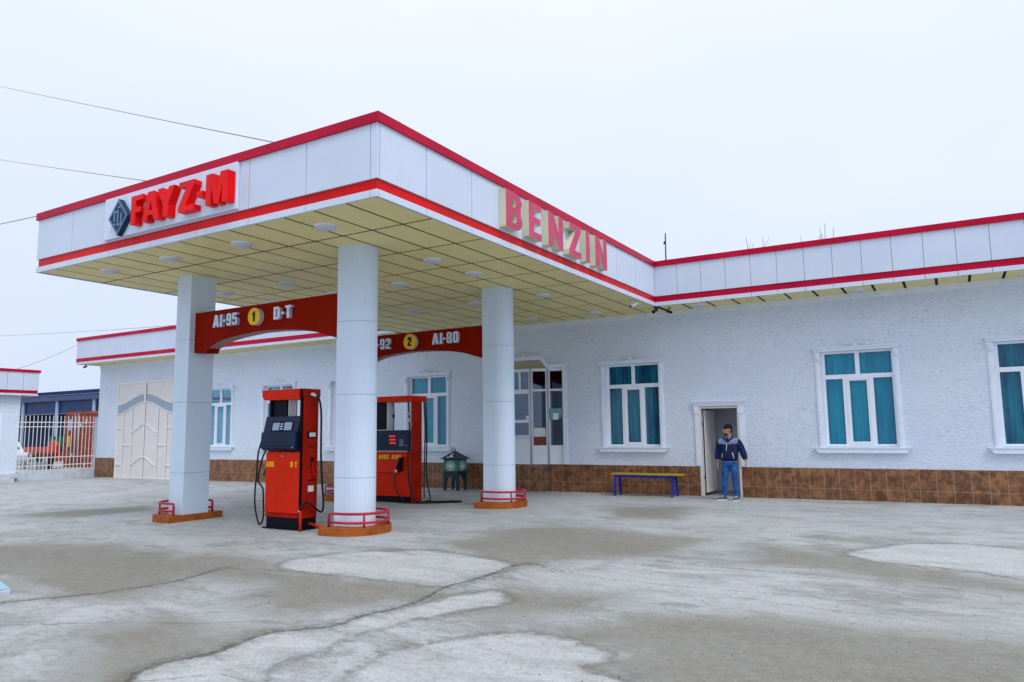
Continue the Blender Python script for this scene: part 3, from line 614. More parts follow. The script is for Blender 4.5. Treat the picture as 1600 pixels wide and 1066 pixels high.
for q_ in ((-.115, -.07, -.075, .12), (-.0745, .08, -.0205, .12), (-.02, -.15, .02, .12), (.0205, -.15, .0745, -.11), (.075, -.15, .115, .06), (-.02, .15, .075, .185), (-.115, -.14, -.055, -.10)): st(*q_)
f.build('emblem_line', 'logo_line', emb)

# BENZIN on the right fascia
o = empty('letter_sign', (CX, 11.95, 4.93), 'faded red letters BENZIN with cream sides on the right side of the canopy', 'sign')
for ch, u0, u1 in (('B', 9.92, 10.455), ('E', 10.675, 11.13), ('N', 11.385, 11.97), ('Z', 12.22, 12.75), ('I', 12.96, 13.14), ('N', 13.405, 13.995)):
    letter(ch, u0, 4.935, u1 - u0, .63, frE(CX), .003, .135, o, ['letter_pink', 'letter_cream'])

# cameras under the canopy edge
def cctv(loc, d, lab, mat='white_plastic', L=.2, r=.038):
    loc = Vector(loc); d = Vector(d).normalized()
    o = empty('security_camera', loc, lab, 'security camera', None)
    b0 = loc + Vector((0, 0, -.10)); f = MB(); f.tube([b0 - d * L * .5, b0 + d * L * .5], r, 12); f.build('housing', mat, o)
    f = MB(); f.tube([b0 + d * L * .5, b0 + d * (L * .5 + .012)], r * .85, 12); f.build('lens', 'black', o)
    f = MB(); f.tube([loc + Vector((0, 0, .004)), loc + Vector((0, 0, -.02))], .035, 12); f.tube([loc, b0 + Vector((0, 0, .02))], .012, 6); f.build('bracket', mat, o)
cctv((-6.26, 16.15, 4.648), (-.6, -.7, -.55), 'small white bullet camera under the canopy edge, right of BENZIN')
cctv((-6.16, 17.30, 4.648), (-.3, -.8, -.5), 'dark camera under the inner corner where canopy meets eave', 'dark_metal', .16, .045)
cctv((-5.95, 17.75, 4.66), (.8, -.3, -.35), 'small dark camera under the eave beside the inner corner', 'dark_metal', .14, .035)
cctv((-31.6, 17.5, 4.655), (-.8, -.5, -.4), 'tiny dark camera at the far left corner of the eave', 'dark_metal', .14, .04)

# ------------------------------------------------------------------ main building
BX0, BX1 = -31.70, 9.0
bld = empty('main_building', (-11, 18.5, 0), 'long single storey white stucco building with red trim and brown tiled base', 'building')
WIN = [0.67, -2.70, -8.11, -14.84, -18.13, -21.44, -24.70]; WZ0, WZ1 = 1.185, 3.355
ops = [(w + .155, w + 1.655, WZ0, WZ1) for w in WIN] + [(-5.45, -4.46, -1, 2.172), (-30.30, -26.36, -1, 3.79), (-11.70, -9.22, .707, 3.36)]
HOOD = [(-11.15, 3.36), (-11.0, 3.62), (-9.9, 3.62), (-9.75, 3.36)]
bx = sorted(set([BX0, BX1] + [o_[0] for o_ in ops] + [o_[1] for o_ in ops])); bz = sorted(set([-.4, .70, 4.66] + [o_[2] for o_ in ops if o_[2] > -.5] + [o_[3] for o_ in ops]))
f = MB(); D = .30
def inop(x, z): return any(a < x < b_ and c_ < z < d_ for a, b_, c_, d_ in ops)
for a, b_ in zip(bx, bx[1:]):
    for c_, d_ in zip(bz, bz[1:]):
        if not inop((a + b_) / 2, (c_ + d_) / 2): f.add([(a, WY, c_), (b_, WY, c_), (b_, WY, d_), (a, WY, d_)], [(0, 1, 2, 3)])
for a, b_, c_, d_ in ops:
    c_ = max(c_, -.4)
    f.add([(a, WY, c_), (a, WY + D, c_), (a, WY + D, d_), (a, WY, d_)], [(0, 1, 2, 3)], 1); f.add([(b_, WY, c_), (b_, WY, d_), (b_, WY + D, d_), (b_, WY + D, c_)], [(0, 1, 2, 3)], 1)
    f.add([(a, WY, d_), (a, WY + D, d_), (b_, WY + D, d_), (b_, WY, d_)], [(0, 1, 2, 3)], 1); f.add([(a, WY, c_), (b_, WY, c_), (b_, WY + D, c_), (a, WY + D, c_)], [(0, 1, 2, 3)], 1)
f.add([(BX0, WY, -.4), (BX0, WY, 4.66), (BX0, 28, 4.66), (BX0, 28, -.4)], [(0, 1, 2, 3)]); f.add([(BX1, WY, -.4), (BX1, 28, -.4), (BX1, 28, 4.66), (BX1, WY, 4.66)], [(0, 1, 2, 3)])
f.add([(BX0, 28, -.4), (BX0, 28, 5.5), (BX1, 28, 5.5), (BX1, 28, -.4)], [(0, 1, 2, 3)])
f.build('wall', ['stucco', 'plaster'], bld, fixn=False)
f = MB(); tops = [(-5.46, -4.45), (-30.32, -26.34)]; cur = BX0 - .02
for a, b_ in sorted(tops) + [(BX1, None)]:
    if a == BX1: b_ = a
    f.box((cur, WY - .022, -.4), (a, WY - .001, .700)); cur = b_
f.build('tile_base', 'tile', bld)
f = MB(); f.box((BX0 - .01, WY - .03, 4.525), (BX1, WY - .001, 4.659)); f.build('cornice', 'plaster', bld)
# eave fascia
def eave(x0, x1, xj):
    f = MB(); k0 = math.ceil((x0 + .1 - xj) / .5853); xs_ = [x0] + [xj + .5853 * k for k in range(k0, 200) if xj + .5853 * k < x1 - .1] + [x1]
    panels_x(f, xs_, FY, ZR, ZC, g=.004); panels_x(f, xs_, FY, Z0, ZB, g=.004 if x0 > -8 else .0)
    return f
f = eave(CX, BX1, CX + .57); f.build('fascia', 'panel', bld); f = eave(-31.84, CL, CX + .57)
f.box((-31.84, FY + .041, Z0), (-31.80, 28, ZB)); f.box((-31.84, FY + .041, ZR), (-31.80, 28, ZC))
f.build('fascia', 'panel', bld)
f = MB(); f.box((CX - .02, FY + .018, ZB), (BX1, FY + .05, ZR)); f.box((-31.84, FY - .006, ZB), (CL - .0, FY + .05, ZR)); f.build('red_band', 'red_trim', bld)
f = MB(); f.box((CX + .036, FY - e, ZC), (BX1, FY + .3, ZT)); f.box((-31.87, FY - e, ZC), (CL - .036, FY + .3, ZT)); f.box((CL - .034, FY - .034, ZC), (CX + .034, FY + .3, ZT - .004)); f.box((-31.87, FY + .3, ZC), (-31.6, 28, ZT)); f.build('red_cap', 'red_trim', bld)
f = MB()
for a, b_ in ((-31.79, CL + .05), (CX - .05, BX1)): f.box((a, FY + .045, 4.6645), (b_, WY - .003, 5.58))
f.box((BX0, WY, 5.45), (BX1, 28, 5.6)); f.build('roof', 'panel_dark', bld)
f = MB()
for x0, x1 in ((CX + .02, BX1), (-31.79, CL - .02)):
    ks = [x0] + [-.1 + .6 * k for k in range(-70, 20) if x0 + .05 < -.1 + .6 * k < x1 - .05] + [x1]
    f = MB()
    for a, b_ in zip(ks, ks[1:]): f.box((a + .028, FY + .043, 4.659), (b_ - .028, WY - .004, 4.6638))
    f.build('eave_ceiling', 'cream', bld)

# windows
def frame_with_holes(mb, outer, holes, y, th, mi=0):
    x0, x1, z0, z1 = outer
    cs = [[(x0, z0), (x1, z0), (x1, z1), (x0, z1)]] + [[(a, c_), (a, d_), (b_, d_), (b_, c_)] for a, b_, c_, d_ in holes]
    mb.prism(cs, frS(y), 0, -th, mi, mi)
def scroll(mb, c, r, turns, y, w, flip=1, a0=0):
    pts = []
    for k in range(15):
        t = k / 14; a = a0 + flip * turns * 2 * math.pi * t; q = r * (1 - .8 * t); pts.append((c[0] + q * math.cos(a), y, c[1] + q * math.sin(a)))
    mb.tube(pts, [w * (1 - .5 * k / 14) for k in range(15)], 6)
def ornament(mb, cx, cz, y, s=1.0):
    for sg in (-1, 1):
        scroll(mb, (cx + sg * .12 * s, cz + .015 * s), .055 * s, 1.3, y, .016 * s, -sg, math.pi / 2)
        scroll(mb, (cx + sg * .25 * s, cz - .01 * s), .035 * s, 1.2, y, .012 * s, sg, math.pi / 2)
        mb.tube([(cx + sg * .04 * s, y, cz + .05 * s), (cx + sg * .15 * s, y - .01, cz + .075 * s), (cx + sg * .27 * s, y, cz + .03 * s), (cx + sg * .42 * s, y, cz - .02 * s), (cx + sg * .5 * s, y, cz - .035 * s)], [.016 * s, .014 * s, .013 * s, .010 * s, .004 * s], 6)
        for k in range(4):
            a = sg * (20 + 25 * k); mb.tube([(cx, y, cz - .02 * s), (cx + math.sin(R(a)) * .10 * s, y - .012, cz - .02 * s + math.cos(R(a)) * .10 * s)], [.02 * s, .006 * s], 6)
    mb.tube([(cx, y, cz - .04 * s), (cx, y - .015, cz + .03 * s), (cx, y, cz + .11 * s)], [.03 * s, .03 * s, .008 * s], 8)
def window(x, cur, k):
    y = WY; f = MB(); zb = 1.15
    for sg, a in ((0, x + .035), (1, x + 1.665)):
        w_ = .10
        f.box((a, y - .035, zb), (a + w_, y - .001, 3.17)); f.box((a + .03, y - .045, zb), (a + w_ - .03, y - .036, 3.10))
        f.box((a - .012, y - .05, 3.17), (a + w_ + .012, y - .001, 3.345)); f.tube([(a + w_ / 2, y - .06, 3.14), (a + w_ / 2, y - .055, 3.22), (a + w_ / 2, y - .06, 3.31)], [.012, .035, .045], 8)
    f.box((x + .136, y - .02, zb), (x + .154, y - .001, 3.345)); f.box((x + 1.646, y - .02, zb), (x + 1.664, y - .001, 3.345))
    f.box((x + .02, y - .05, 3.356), (x + 1.78, y - .001, 3.405)); f.box((x - .0, y - .08, 3.405), (x + 1.80, y - .001, 3.425)); f.box((x - .02, y - .095, 3.425), (x + 1.82, y - .001, 3.442))
    ornament(f, x + .90, 3.455, y - .055, 1.0)
    cs = [(x - .07, 1.148), (x - .05, 1.11), (x + .01, 1.045), (x + 1.79, 1.045), (x + 1.85, 1.11), (x + 1.87, 1.148)]
    f.prism([cs], frS(y), .002, .09); f.box((x - .09, y - .11, 1.149), (x + 1.89, y - .001, 1.168))
    wo_ = f.build('window', 'plaster', bld, (x + .9, WY, 1.15))
    X0 = x + 2.70
    holes = [(X0 - 2.472, X0 - 1.832, 2.82, 3.30), (X0 - 1.742, X0 - 1.092, 2.82, 3.30), (X0 - 2.475, X0 - 2.115, 1.238, 2.72), (X0 - 1.975, X0 - 1.62, 1.295, 2.67), (X0 - 1.48, X0 - 1.10, 1.238, 2.72)]
    f = MB(); frame_with_holes(f, (X0 - 2.543, X0 - 1.047, 1.188, 3.352), holes, y + .10, .06)
    f.box((X0 - 2.04, y + .085, 1.27), (X0 - 2.02, y + .099, 2.70)); f.box((X0 - 1.575, y + .085, 1.27), (X0 - 1.555, y + .099, 2.70)); f.box((X0 - 2.04, y + .085, 2.70), (X0 - 1.555, y + .099, 2.72)); f.box((X0 - 2.04, y + .085, 1.25), (X0 - 1.555, y + .099, 1.27))
    f.build('frame', 'white_frame', wo_)
    f = MB()
    for a, b_, c_, d_ in holes: f.box((a - .005, y + .128, c_ - .005), (b_ + .005, y + .134, d_ + .005))
    f.build('glass', 'glass', wo_)
    f = MB(); n = 90; vs = []; rn_ = random.Random(k * 11 + 2); ph = rn_.uniform(0, 6); fq = rn_.uniform(42, 55)
    amp = .022 if cur == 'curtain_blue' else .010
    for zi, z in enumerate((1.19, 1.9, 2.6, 3.35)):
        for i in range(n + 1):
            xx = X0 - 2.54 + 1.49 * i / n
            vs.append((xx, y + .20 + amp * math.sin(fq * xx + ph + .5 * math.sin(7 * xx + zi * .25)) + .3 * amp * math.sin(93 * xx), z))
    f.add(vs, [(r_ * (n + 1) + i, r_ * (n + 1) + i + 1, (r_ + 1) * (n + 1) + i + 1, (r_ + 1) * (n + 1) + i) for r_ in range(3) for i in range(n)], 0, True)
    f.build('curtain', cur, wo_, fixn=False)
for k, w in enumerate(WIN): window(w, 'curtain_blue' if k in (0, 2, 5) else 'curtain_teal', k)

# cashier bay: faceted glazed window in a wide opening
f = MB(); y = WY
mould = [(-11.82, .707), (-11.70, .707), (-11.70, 3.36), (-11.22, 3.36), (-11.0, 3.62), (-9.92, 3.62), (-9.70, 3.36), (-9.22, 3.36), (-9.22, .707), (-9.10, .707), (-9.10, 3.45), (-9.66, 3.45), (-9.88, 3.71), (-11.04, 3.71), (-11.26, 3.45), (-11.82, 3.45)]
f.prism([mould], frS(y), .001, .055)
f.prism([[(-11.84, 3.45), (-11.26, 3.45), (-11.04, 3.71), (-9.88, 3.71), (-9.66, 3.45), (-9.08, 3.45), (-9.08, 3.468), (-9.65, 3.468), (-9.87, 3.73), (-11.05, 3.73), (-11.27, 3.468), (-11.84, 3.468)]], frS(y), .001, .085)
ornament(f, -10.46, 3.74, y - .05, 1.15)
bay = f.build('bay_window', 'plaster', bld, (-10.46, WY, .7))
f = MB(); f.prism([[(-11.20, 3.362), (-9.72, 3.362), (-9.93, 3.615), (-10.99, 3.615)]], frS(y), .001, .006); f.build('soffit', 'soffit', bay)
pl = [(-11.70, 18.30), (-11.25, 18.16), (-10.80, 17.98), (-10.12, 17.98), (-9.67, 18.16), (-9.22, 18.30)]
fr_, gl_ = MB(), MB()
for i in range(5):
    A = Vector((*pl[i], 0)); B = Vector((*pl[i + 1], 0)); L = (B - A).length; d = (B - A) / L; n_ = Vector((d.y, -d.x, 0))
    def fr2(u, v, dd, A=A, d=d, n_=n_): p_ = A + d * u + n_ * dd; return (p_.x, p_.y, v)
    if i == 2: hs = [(.08, .60 - .30, 2.78, 3.28), (.36, L - .06, 2.78, 3.28), (.08, L - .07, 1.93, 2.66), (.08, L - .07, 1.50, 1.85)]
    else: hs = [(.06, L - .06, 2.78, 3.28), (.06, L - .06, 1.22, 2.72)]
    cs = [[(0, .712), (L, .712), (L, 3.34), (0, 3.34)]] + [[(a, c_), (a, d_), (b_, d_), (b_, c_)] for a, b_, c_, d_ in hs]
    fr_.prism(cs, fr2, 0, -.05)
    for a, b_, c_, d_ in hs: gl_.prism([[(a, c_), (b_, c_), (b_, d_), (a, d_)]], fr2, -.03, -.036)
    for q_ in (0, L): fr_.tube([A + d * q_ + Vector((0, -.0, .712)), A + d * q_ + Vector((0, 0, 3.34))], .03, 8)
fr_.prism([[(-11.70, 18.34)] + [(a, b_ - .02) for a, b_ in pl] + [(-9.22, 18.34)]], lambda u, v, d: (u, v, d), 3.34, 3.358)
fr_.prism([[(-11.70, 18.34)] + [(a, b_ - .02) for a, b_ in pl] + [(-9.22, 18.34)]], lambda u, v, d: (u, v, d), .702, .7115)
fr_.build('frame', 'white_frame', bay); gl_.build('glass', 'glass_b', bay)
f = MB(); f.prism([[(-10.98, 18.2)] + [(-10.82, 17.99), (-10.10, 17.99), (-9.70, 18.2)]], frZ, -.3, .699); f.build('tile_base', 'tile', bay)
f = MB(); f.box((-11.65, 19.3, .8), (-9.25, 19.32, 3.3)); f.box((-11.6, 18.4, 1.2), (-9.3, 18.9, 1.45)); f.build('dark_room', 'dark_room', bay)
f = MB()
A = Vector((-10.12, 17.98, 0)); d = (Vector((-9.67, 18.16, 0)) - A); L = d.length; d /= L; n_ = Vector((d.y, -d.x, 0))
fr2 = lambda u, v, dd: tuple((A + d * u + n_ * dd).xy) + (v,)
f.prism([[(.07, 1.46), (.40, 1.46), (.40, 1.70), (.07, 1.70)]], fr2, -.022, -.026, 0, 0); f.build('notice', 'paper', bay)
f = MB(); f.prism([[(.065, 1.225), (.42, 1.225), (.42, 1.44), (.065, 1.44)]], fr2, -.022, -.026); f.build('poster', 'poster', bay)
A2 = Vector((-9.67, 18.16, 0)); d2 = (Vector((-9.22, 18.30, 0)) - A2).normalized(); n2 = Vector((d2.y, -d2.x, 0))
f = MB(); f.prism([[(.02, 1.92), (.39, 1.97), (.40, 2.25), (.03, 2.22)]], lambda u, v, dd: tuple((A2 + d2 * u + n2 * dd).xy) + (v,), .004, .008); f.build('notice', 'teal_paper', bay)
f = MB(); f.prism([[(.14, 1.92), (.29, 1.93), (.29, 2.1), (.14, 2.1)]], lambda u, v, dd: tuple((A2 + d2 * u + n2 * dd).xy) + (v,), .009, .012); f.build('notice', 'paper', bay)
f = MB(); f.box((-10.28, 17.975, 1.94), (-10.18, 17.979, 2.04)); f.build('price_tag', 'paper', bay)
f = MB(); f.box((-10.75, 17.90, 1.455), (-10.15, 17.979, 1.475)); f.build('counter_shelf', 'white_frame', bay)

# door of the hall
f = MB(); y = WY
for a, b_ in ((-5.545, -5.452), (-4.458, -4.35)):
    f.box((a, y - .035, .712), (b_, y - .001, 2.18)); f.box((a - .015, y - .055, 1.99), (b_ + .015, y - .001, 2.178))
f.box((-5.58, y - .06, 2.182), (-4.31, y - .001, 2.25)); f.box((-5.60, y - .085, 2.25), (-4.29, y - .001, 2.285)); f.box((-5.62, y - .1, 2.285), (-4.27, y - .001, 2.30))
door = f.build('doorway', 'plaster', bld, (-4.95, WY, 0))
f = MB(); f.box((-5.449, y - .012, -.03), (-5.40, y + .10, 2.168)); f.box((-4.51, y - .012, -.03), (-4.461, y + .10, 2.168)); f.box((-5.40, y - .012, 2.12), (-4.51, y + .10, 2.168)); f.box((-5.462, y - .03, -.03), (-5.452, y - .022, .70)); f.build('frame', 'gate', door)
f = MB(); f.box((-5.385, y + .06, .06), (-5.345, y + .93, 2.08)); f.box((-5.395, y + .06, .06), (-5.33, y + .11, 2.08)); f.box((-5.345, y + .88, .06), (-5.33, y + .93, 2.08)); f.box((-5.345, y + .11, .06), (-5.33, y + .88, .11)); f.box((-5.345, y + .11, 2.03), (-5.33, y + .88, 2.08)); f.box((-5.345, y + .11, .95), (-5.335, y + .88, 1.0))
f.build('door_leaf', 'gate', door, bevel=.004)
f = MB(); f.tube([(-5.33, y + .84, 1.05), (-5.27, y + .84, 1.05), (-5.27, y + .74, 1.05)], .012, 8); f.tube([(-5.39, y + .045, .4), (-5.39, y + .045, .52)], .018, 8); f.tube([(-5.39, y + .045, 1.7), (-5.39, y + .045, 1.82)], .018, 8); f.build('handle', 'galv', door)
f = MB()
x0, x1, y0, y1 = -5.6, -4.3, WY + D, 19.9
f.add([(x0, y0, -.02), (x1, y0, -.02), (x1, y1, -.02), (x0, y1, -.02)], [(0, 1, 2, 3)]); f.add([(x0, y1, -.02), (x1, y1, -.02), (x1, y1, 2.9), (x0, y1, 2.9)], [(0, 1, 2, 3)])
f.add([(x0, y0, -.02), (x0, y1, -.02), (x0, y1, 2.9), (x0, y0, 2.9)], [(0, 1, 2, 3)]); f.add([(x1, y0, -.02), (x1, y1, -.02), (x1, y1, 2.9), (x1, y0, 2.9)], [(0, 1, 2, 3)])
f.box((-5.45, WY, -.05), (-4.46, WY + D, -.022))
f.build('hall', 'inside', door, fixn=False)

# big gate
f = MB(); y = WY - .01; gx0, gx1, gc = -30.27, -26.39, -28.33; hw = (gx1 - gx0) / 2
bell = lambda x, lo, hi: lo + (hi - lo) * (.5 + .5 * math.cos(math.pi * min(1, abs(x - gc) / hw)))
f.box((gx0, y, -.115), (gx1, y + .04, 3.78))
gate = f.build('gate', 'gate', bld, (gc, y, -.1))
f = MB(); N = 28; up_, lo_ = [], []
for i in range(N + 1):
    x = gx0 + .03 + (gx1 - gx0 - .06) * i / N; up_.append((x, bell(x, 2.90, 3.33))); lo_.append((x, bell(x, 2.50, 2.99)))
f.prism([lo_ + up_[::-1]], frS(y), .002, .008); f.build('glazed_band', 'frost', gate)
f = MB(); rr_ = .022
f.tube([(a, y - .01, b_) for a, b_ in up_], rr_, 6); f.tube([(a, y - .012, b_) for a, b_ in lo_], .03, 6)
for x, z1 in ((gx0 + .03, 3.78), (gx1 - .03, 3.78), (gc, 3.78), (-29.78, bell(-29.78, 2.5, 2.99)), (-29.18, bell(-29.18, 2.5, 2.99)), (-27.43, bell(-27.43, 2.5, 2.99)), (-26.85, bell(-26.85, 2.5, 2.99))):
    f.box((x - .022, y - .03, -.10), (x + .022, y - .001, z1))
f.box((gx0 - .03, y - .04, 3.77), (gx1 + .03, y - .001, 3.84)); f.box((gx0, y - .035, -.115), (gx1, y - .001, -.07)); f.box((gc - .05, y - .04, 3.0), (gc + .05, y - .031, 3.7))
for xa, xb, z in ((gx0 + .05, -29.80, 1.925), (gx0 + .05, -29.80, .44), (-29.76, -29.2, 1.24), (-27.41, -26.87, 1.24), (-26.83, gx1 - .05, 1.925), (-26.83, gx1 - .05, .44)): f.box((xa, y - .035, z - .025), (xb, y - .001, z + .025))
for zc in (1.74, .42):
    pts = []
    for i in range(21):
        t = -1 + i / 10; pts.append((gc + t * .87, y - .016, zc + .34 * (.5 + .5 * math.cos(math.pi * t)) ** .8))
    f.tube(pts, .026, 6)
f.build('ribs', 'gate_rib', gate)
f = MB()
for x in (-29.78, -29.18, -27.43, -26.85): f.box((x + .023, y - .006, -.10), (x + .029, y - .0005, bell(x, 2.5, 2.99)))  # dark strips painted in for the shadow lines beside the ribs
f.box((gc + .023, y - .006, -.10), (gc + .036, y - .0005, 3.77)); f.box((gx0, y - .0358, -.13), (gx1, y - .0005, -.116))
f.build('gap_and_rib_shadow', 'dark_metal', gate)

# antenna on the roof
o = empty('roof_antenna', (-6.73, 20, 5.6), 'thin dark antenna mast on the roof beside the inner corner', 'antenna')
f = MB(); f.tube([(-6.75, 20, 5.6), (-6.74, 20, 6.5), (-6.73, 20, 7.22)], [.022, .02, .018], 8); f.build('mast', 'dark_metal', o)
f = MB(); f.tube([(-6.765, 19.99, 6.90), (-6.755, 19.99, 6.98)], [.03, .028], 8); f.build('bracket', 'dark_metal', o)

# ------------------------------------------------------------------ fuel pumps
def smooth_path(pts, n=6):
    P_ = [Vector(p) for p in pts]; out = []
    for i in range(len(P_) - 1):
        p0 = P_[max(i - 1, 0)]; p1 = P_[i]; p2 = P_[i + 1]; p3 = P_[min(i + 2, len(P_) - 1)]
        for k in range(n):
            t = k / n; out.append(.5 * ((2 * p1) + (-p0 + p2) * t + (2 * p0 - 5 * p1 + 4 * p2 - p3) * t * t + (-p0 + 3 * p1 - 3 * p2 + p3) * t ** 3))
    out.append(P_[-1]); return out
def hose(pts, parent, r=.0155, n=6, name='hose'):
    f = MB(); f.tube(smooth_path(pts, n), r, 8); return f.build(name, 'rubber', parent)
def nozzle(p, d, parent, grip=(0, 0, -1), mat='black'):
    p = Vector(p); d = Vector(d).normalized(); g = Vector(grip)
    f = MB(); f.tube([p, p + d * .12], [.028, .024], 8); f.tube([p + d * .12, p + d * .25 + g * .03], [.014, .012], 8); f.tube([p + d * .01, p + g * .16 - d * .03], [.024, .02], 8); f.tube([p + d * .11 + g * .01, p + g * .10 + d * .07, p + g * .15 - d * .02], .007, 6)
    return f.build('nozzle', mat, parent)
# pump 1
Yf, Yb, g0 = 8.65, 9.03, gz(-9.6, 8.8)
p1 = empty('fuel_pump', (-9.6, 8.85, g0), 'orange red fuel pump marked AI95 and D T with slanted navy display', 'fuel pump', 'fuel pumps under the canopy')
f = MB(); f.box((-10.00, Yf + .03, g0), (-9.19, Yb - .02, .262)); f.box((-10.06, Yf - .01, g0 + .001), (-9.14, Yb + .02, g0 + .02)); f.build('plinth', 'black', p1)
f = MB(); f.box((-10.00, Yf + .03, .264), (-9.235, Yb - .01, 1.345)); f.build('cabinet', 'black', p1)
f = MB(); f.box((-10.015, Yf - .0, .335), (-9.215, Yf + .028, 1.332)); door1 = f.build('front_panel', 'orange', p1, bevel=.008)
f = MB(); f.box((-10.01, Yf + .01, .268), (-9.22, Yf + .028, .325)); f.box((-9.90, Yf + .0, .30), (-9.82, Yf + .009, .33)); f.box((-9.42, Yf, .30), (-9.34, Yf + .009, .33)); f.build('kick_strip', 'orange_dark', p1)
f = MB(); f.tube([(-9.62, Yf - .001, 1.265), (-9.62, Yf - .014, 1.265)], .017, 12); f.build('lock', 'galv', door1)
word('AI95', -10.0, -9.815, 1.085, .09, frS(Yf), .001, .003, door1, ['yellow'], gap=.17, one=True, name='fuel_lettering')
word('D T', -9.42, -9.27, 1.085, .088, frS(Yf), .001, .003, door1, ['yellow'], one=True, name='fuel_lettering')
# side pillar
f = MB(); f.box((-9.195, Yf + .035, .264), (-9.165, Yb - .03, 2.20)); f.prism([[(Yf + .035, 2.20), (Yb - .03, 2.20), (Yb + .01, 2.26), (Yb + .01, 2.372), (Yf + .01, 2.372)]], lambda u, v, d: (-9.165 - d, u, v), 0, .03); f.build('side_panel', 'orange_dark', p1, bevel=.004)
f = MB(); f.box((-9.232, Yf + .001, .264), (-9.198, Yb - .035, 2.372)); f.box((-9.232, Yf + .001, .2), (-9.198, Yf + .028, .263)); f.build('corner_post', 'black', p1)
f = MB(); f.box((-10.03, Yf + .06, 1.346), (-10.00, Yb - .02, 2.20)); f.build('side_pillar', 'navy', p1)
f = MB(); f.prism([[(-10.125, 2.372), (-10.125, 2.265), (-10.06, 2.20), (-9.234, 2.20), (-9.234, 2.372)]], frS(Yf), .02, -.37); f.build('header', 'orange', p1, bevel=.01)
f = MB(); f.box((-9.999, Yf + .10, 1.90), (-9.66, Yb - .04, 2.199)); f.build('dark_housing', 'black', p1)
f = MB(); f.box((-9.658, Yf + .14, 1.90), (-9.636, Yb - .08, 2.199)); f.build('inner_post', 'white_plastic', p1)
# display head: slanted body
f = MB(); prof = [(Yf + .06, 1.352), (Yf - .01, 1.358), (Yf - .075, 1.40), (Yf - .055, 1.66), (Yf - .015, 1.665), (Yf + .045, 1.925), (Yb - .04, 1.925), (Yb - .04, 1.352)]
f.prism([prof], lambda u, v, d: (d, u, v), -10.075, -9.262); head = f.build('display_head', 'navy', p1, bevel=.008)
def onf(x0, x1, z0, z1, off, th, mat, name, parent):
    def P_(x, z, o_):
        t = (z - 1.665) / .26; yy = Yf - .015 + .06 * t; return (x, yy - o_, z + .22 * o_)
    f = MB(); vs = [P_(x, z, o_) for o_ in (off, off + th) for x, z in ((x0, z0), (x1, z0), (x1, z1), (x0, z1))]
    f.add(vs, [(0, 3, 2, 1), (4, 5, 6, 7), (0, 1, 5, 4), (1, 2, 6, 5), (2, 3, 7, 6), (3, 0, 4, 7)]); return f.build(name, mat, parent)
onf(-9.90, -9.385, 1.675, 1.845, .0005, .004, 'black', 'bezel', head)
onf(-9.865, -9.705, 1.69, 1.815, .006, .004, 'screen', 'screen', head); onf(-9.588, -9.413, 1.69, 1.82, .006, .004, 'screen', 'screen', head)
for k in range(3): onf(-9.68, -9.625, 1.705 + .04 * k, 1.722 + .04 * k, .006, .004, 'paper', 'indicator', head)
f = MB(); f.tube([(-9.31, Yf - .05, 1.41), (-9.31, Yf - .082, 1.41)], .012, 10); f.build('key_lock', 'galv', head)
f = MB(); f.box((-10.05, Yf - .077, 1.43), (-9.30, Yf - .072, 1.44)); f.box((-10.06, Yf - .03, 1.655), (-9.28, Yf - .0, 1.664)); f.build('shelf_lip', 'black', head)


# side fittings
sd_ = -9.165
f = MB(); f.box((sd_ + .001, 8.76, 1.56), (sd_ + .02, 8.945, 1.665)); mon = f.build('card_display', 'black', p1, bevel=.004)
f = MB(); f.box((sd_ + .021, 8.785, 1.578), (sd_ + .024, 8.92, 1.648)); f.build('screen', 'paper', mon)
f = MB(); f.box((sd_ + .001, 8.795, .685), (sd_ + .003, 8.92, .78)); f.build('label', 'paper', p1)
f = MB(); f.box((sd_ + .001, 8.84, 1.09), (sd_ + .006, 8.91, 1.24)); f.box((sd_ + .001, 8.79, 1.41), (sd_ + .008, 8.90, 1.425)); f.box((sd_ + .001, 8.80, .86), (sd_ + .01, 8.93, .88)); f.build('nozzle_recess', 'black', p1)
f = MB(); f.tube(smooth_path([(sd_ + .012, 8.87, 1.17), (sd_ + .02, 8.88, 1.02), (sd_ + .02, 8.93, .90)], 4), .022, 8); f.build('holster', 'orange_dark', p1)
f = MB(); f.tube([(sd_ + .001, 8.835, 2.28), (sd_ + .05, 8.835, 2.28)], .028, 12); f.tube([(sd_ + .045, 8.835, 2.28), (sd_ + .06, 8.875, 2.25)], .022, 10); f.build('hose_coupling', 'white_plastic', p1)
hose([(sd_ + .055, 8.87, 2.255), (sd_ + .07, 8.94, 2.20), (sd_ + .075, 8.985, 2.0), (sd_ + .08, 8.99, 1.6), (sd_ + .08, 8.995, 1.29), (sd_ + .08, 9.03, .84), (sd_ + .08, 9.07, .48), (sd_ + .08, 9.03, .345), (sd_ + .08, 8.90, .41), (sd_ + .07, 8.76, .50), (sd_ + .05, 8.66, .51), (sd_ + .01, 8.61, .41)], p1, .017)
f = MB(); f.tube([(-9.16, 8.60, .37), (-9.155, 8.605, .405)], .016, 8); f.build('hose_end', 'galv', p1)
hose([(-10.06, 8.85, 1.95), (-10.10, 8.83, 1.9), (-10.22, 8.84, 1.75), (-10.37, 8.85, 1.50), (-10.445, 8.85, 1.284), (-10.47, 8.85, .948), (-10.50, 8.85, .48), (-10.395, 8.85, .125), (-10.31, 8.85, .13), (-10.27, 8.85, .25), (-10.28, 8.85, .45), (-10.30, 8.85, .69), (-10.40, 8.85, .79), (-10.43, 8.85, .86), (-10.39, 8.84, 1.0), (-10.33, 8.84, 1.2), (-10.22, 8.84, 1.38), (-10.12, 8.84, 1.42)], p1, .015)
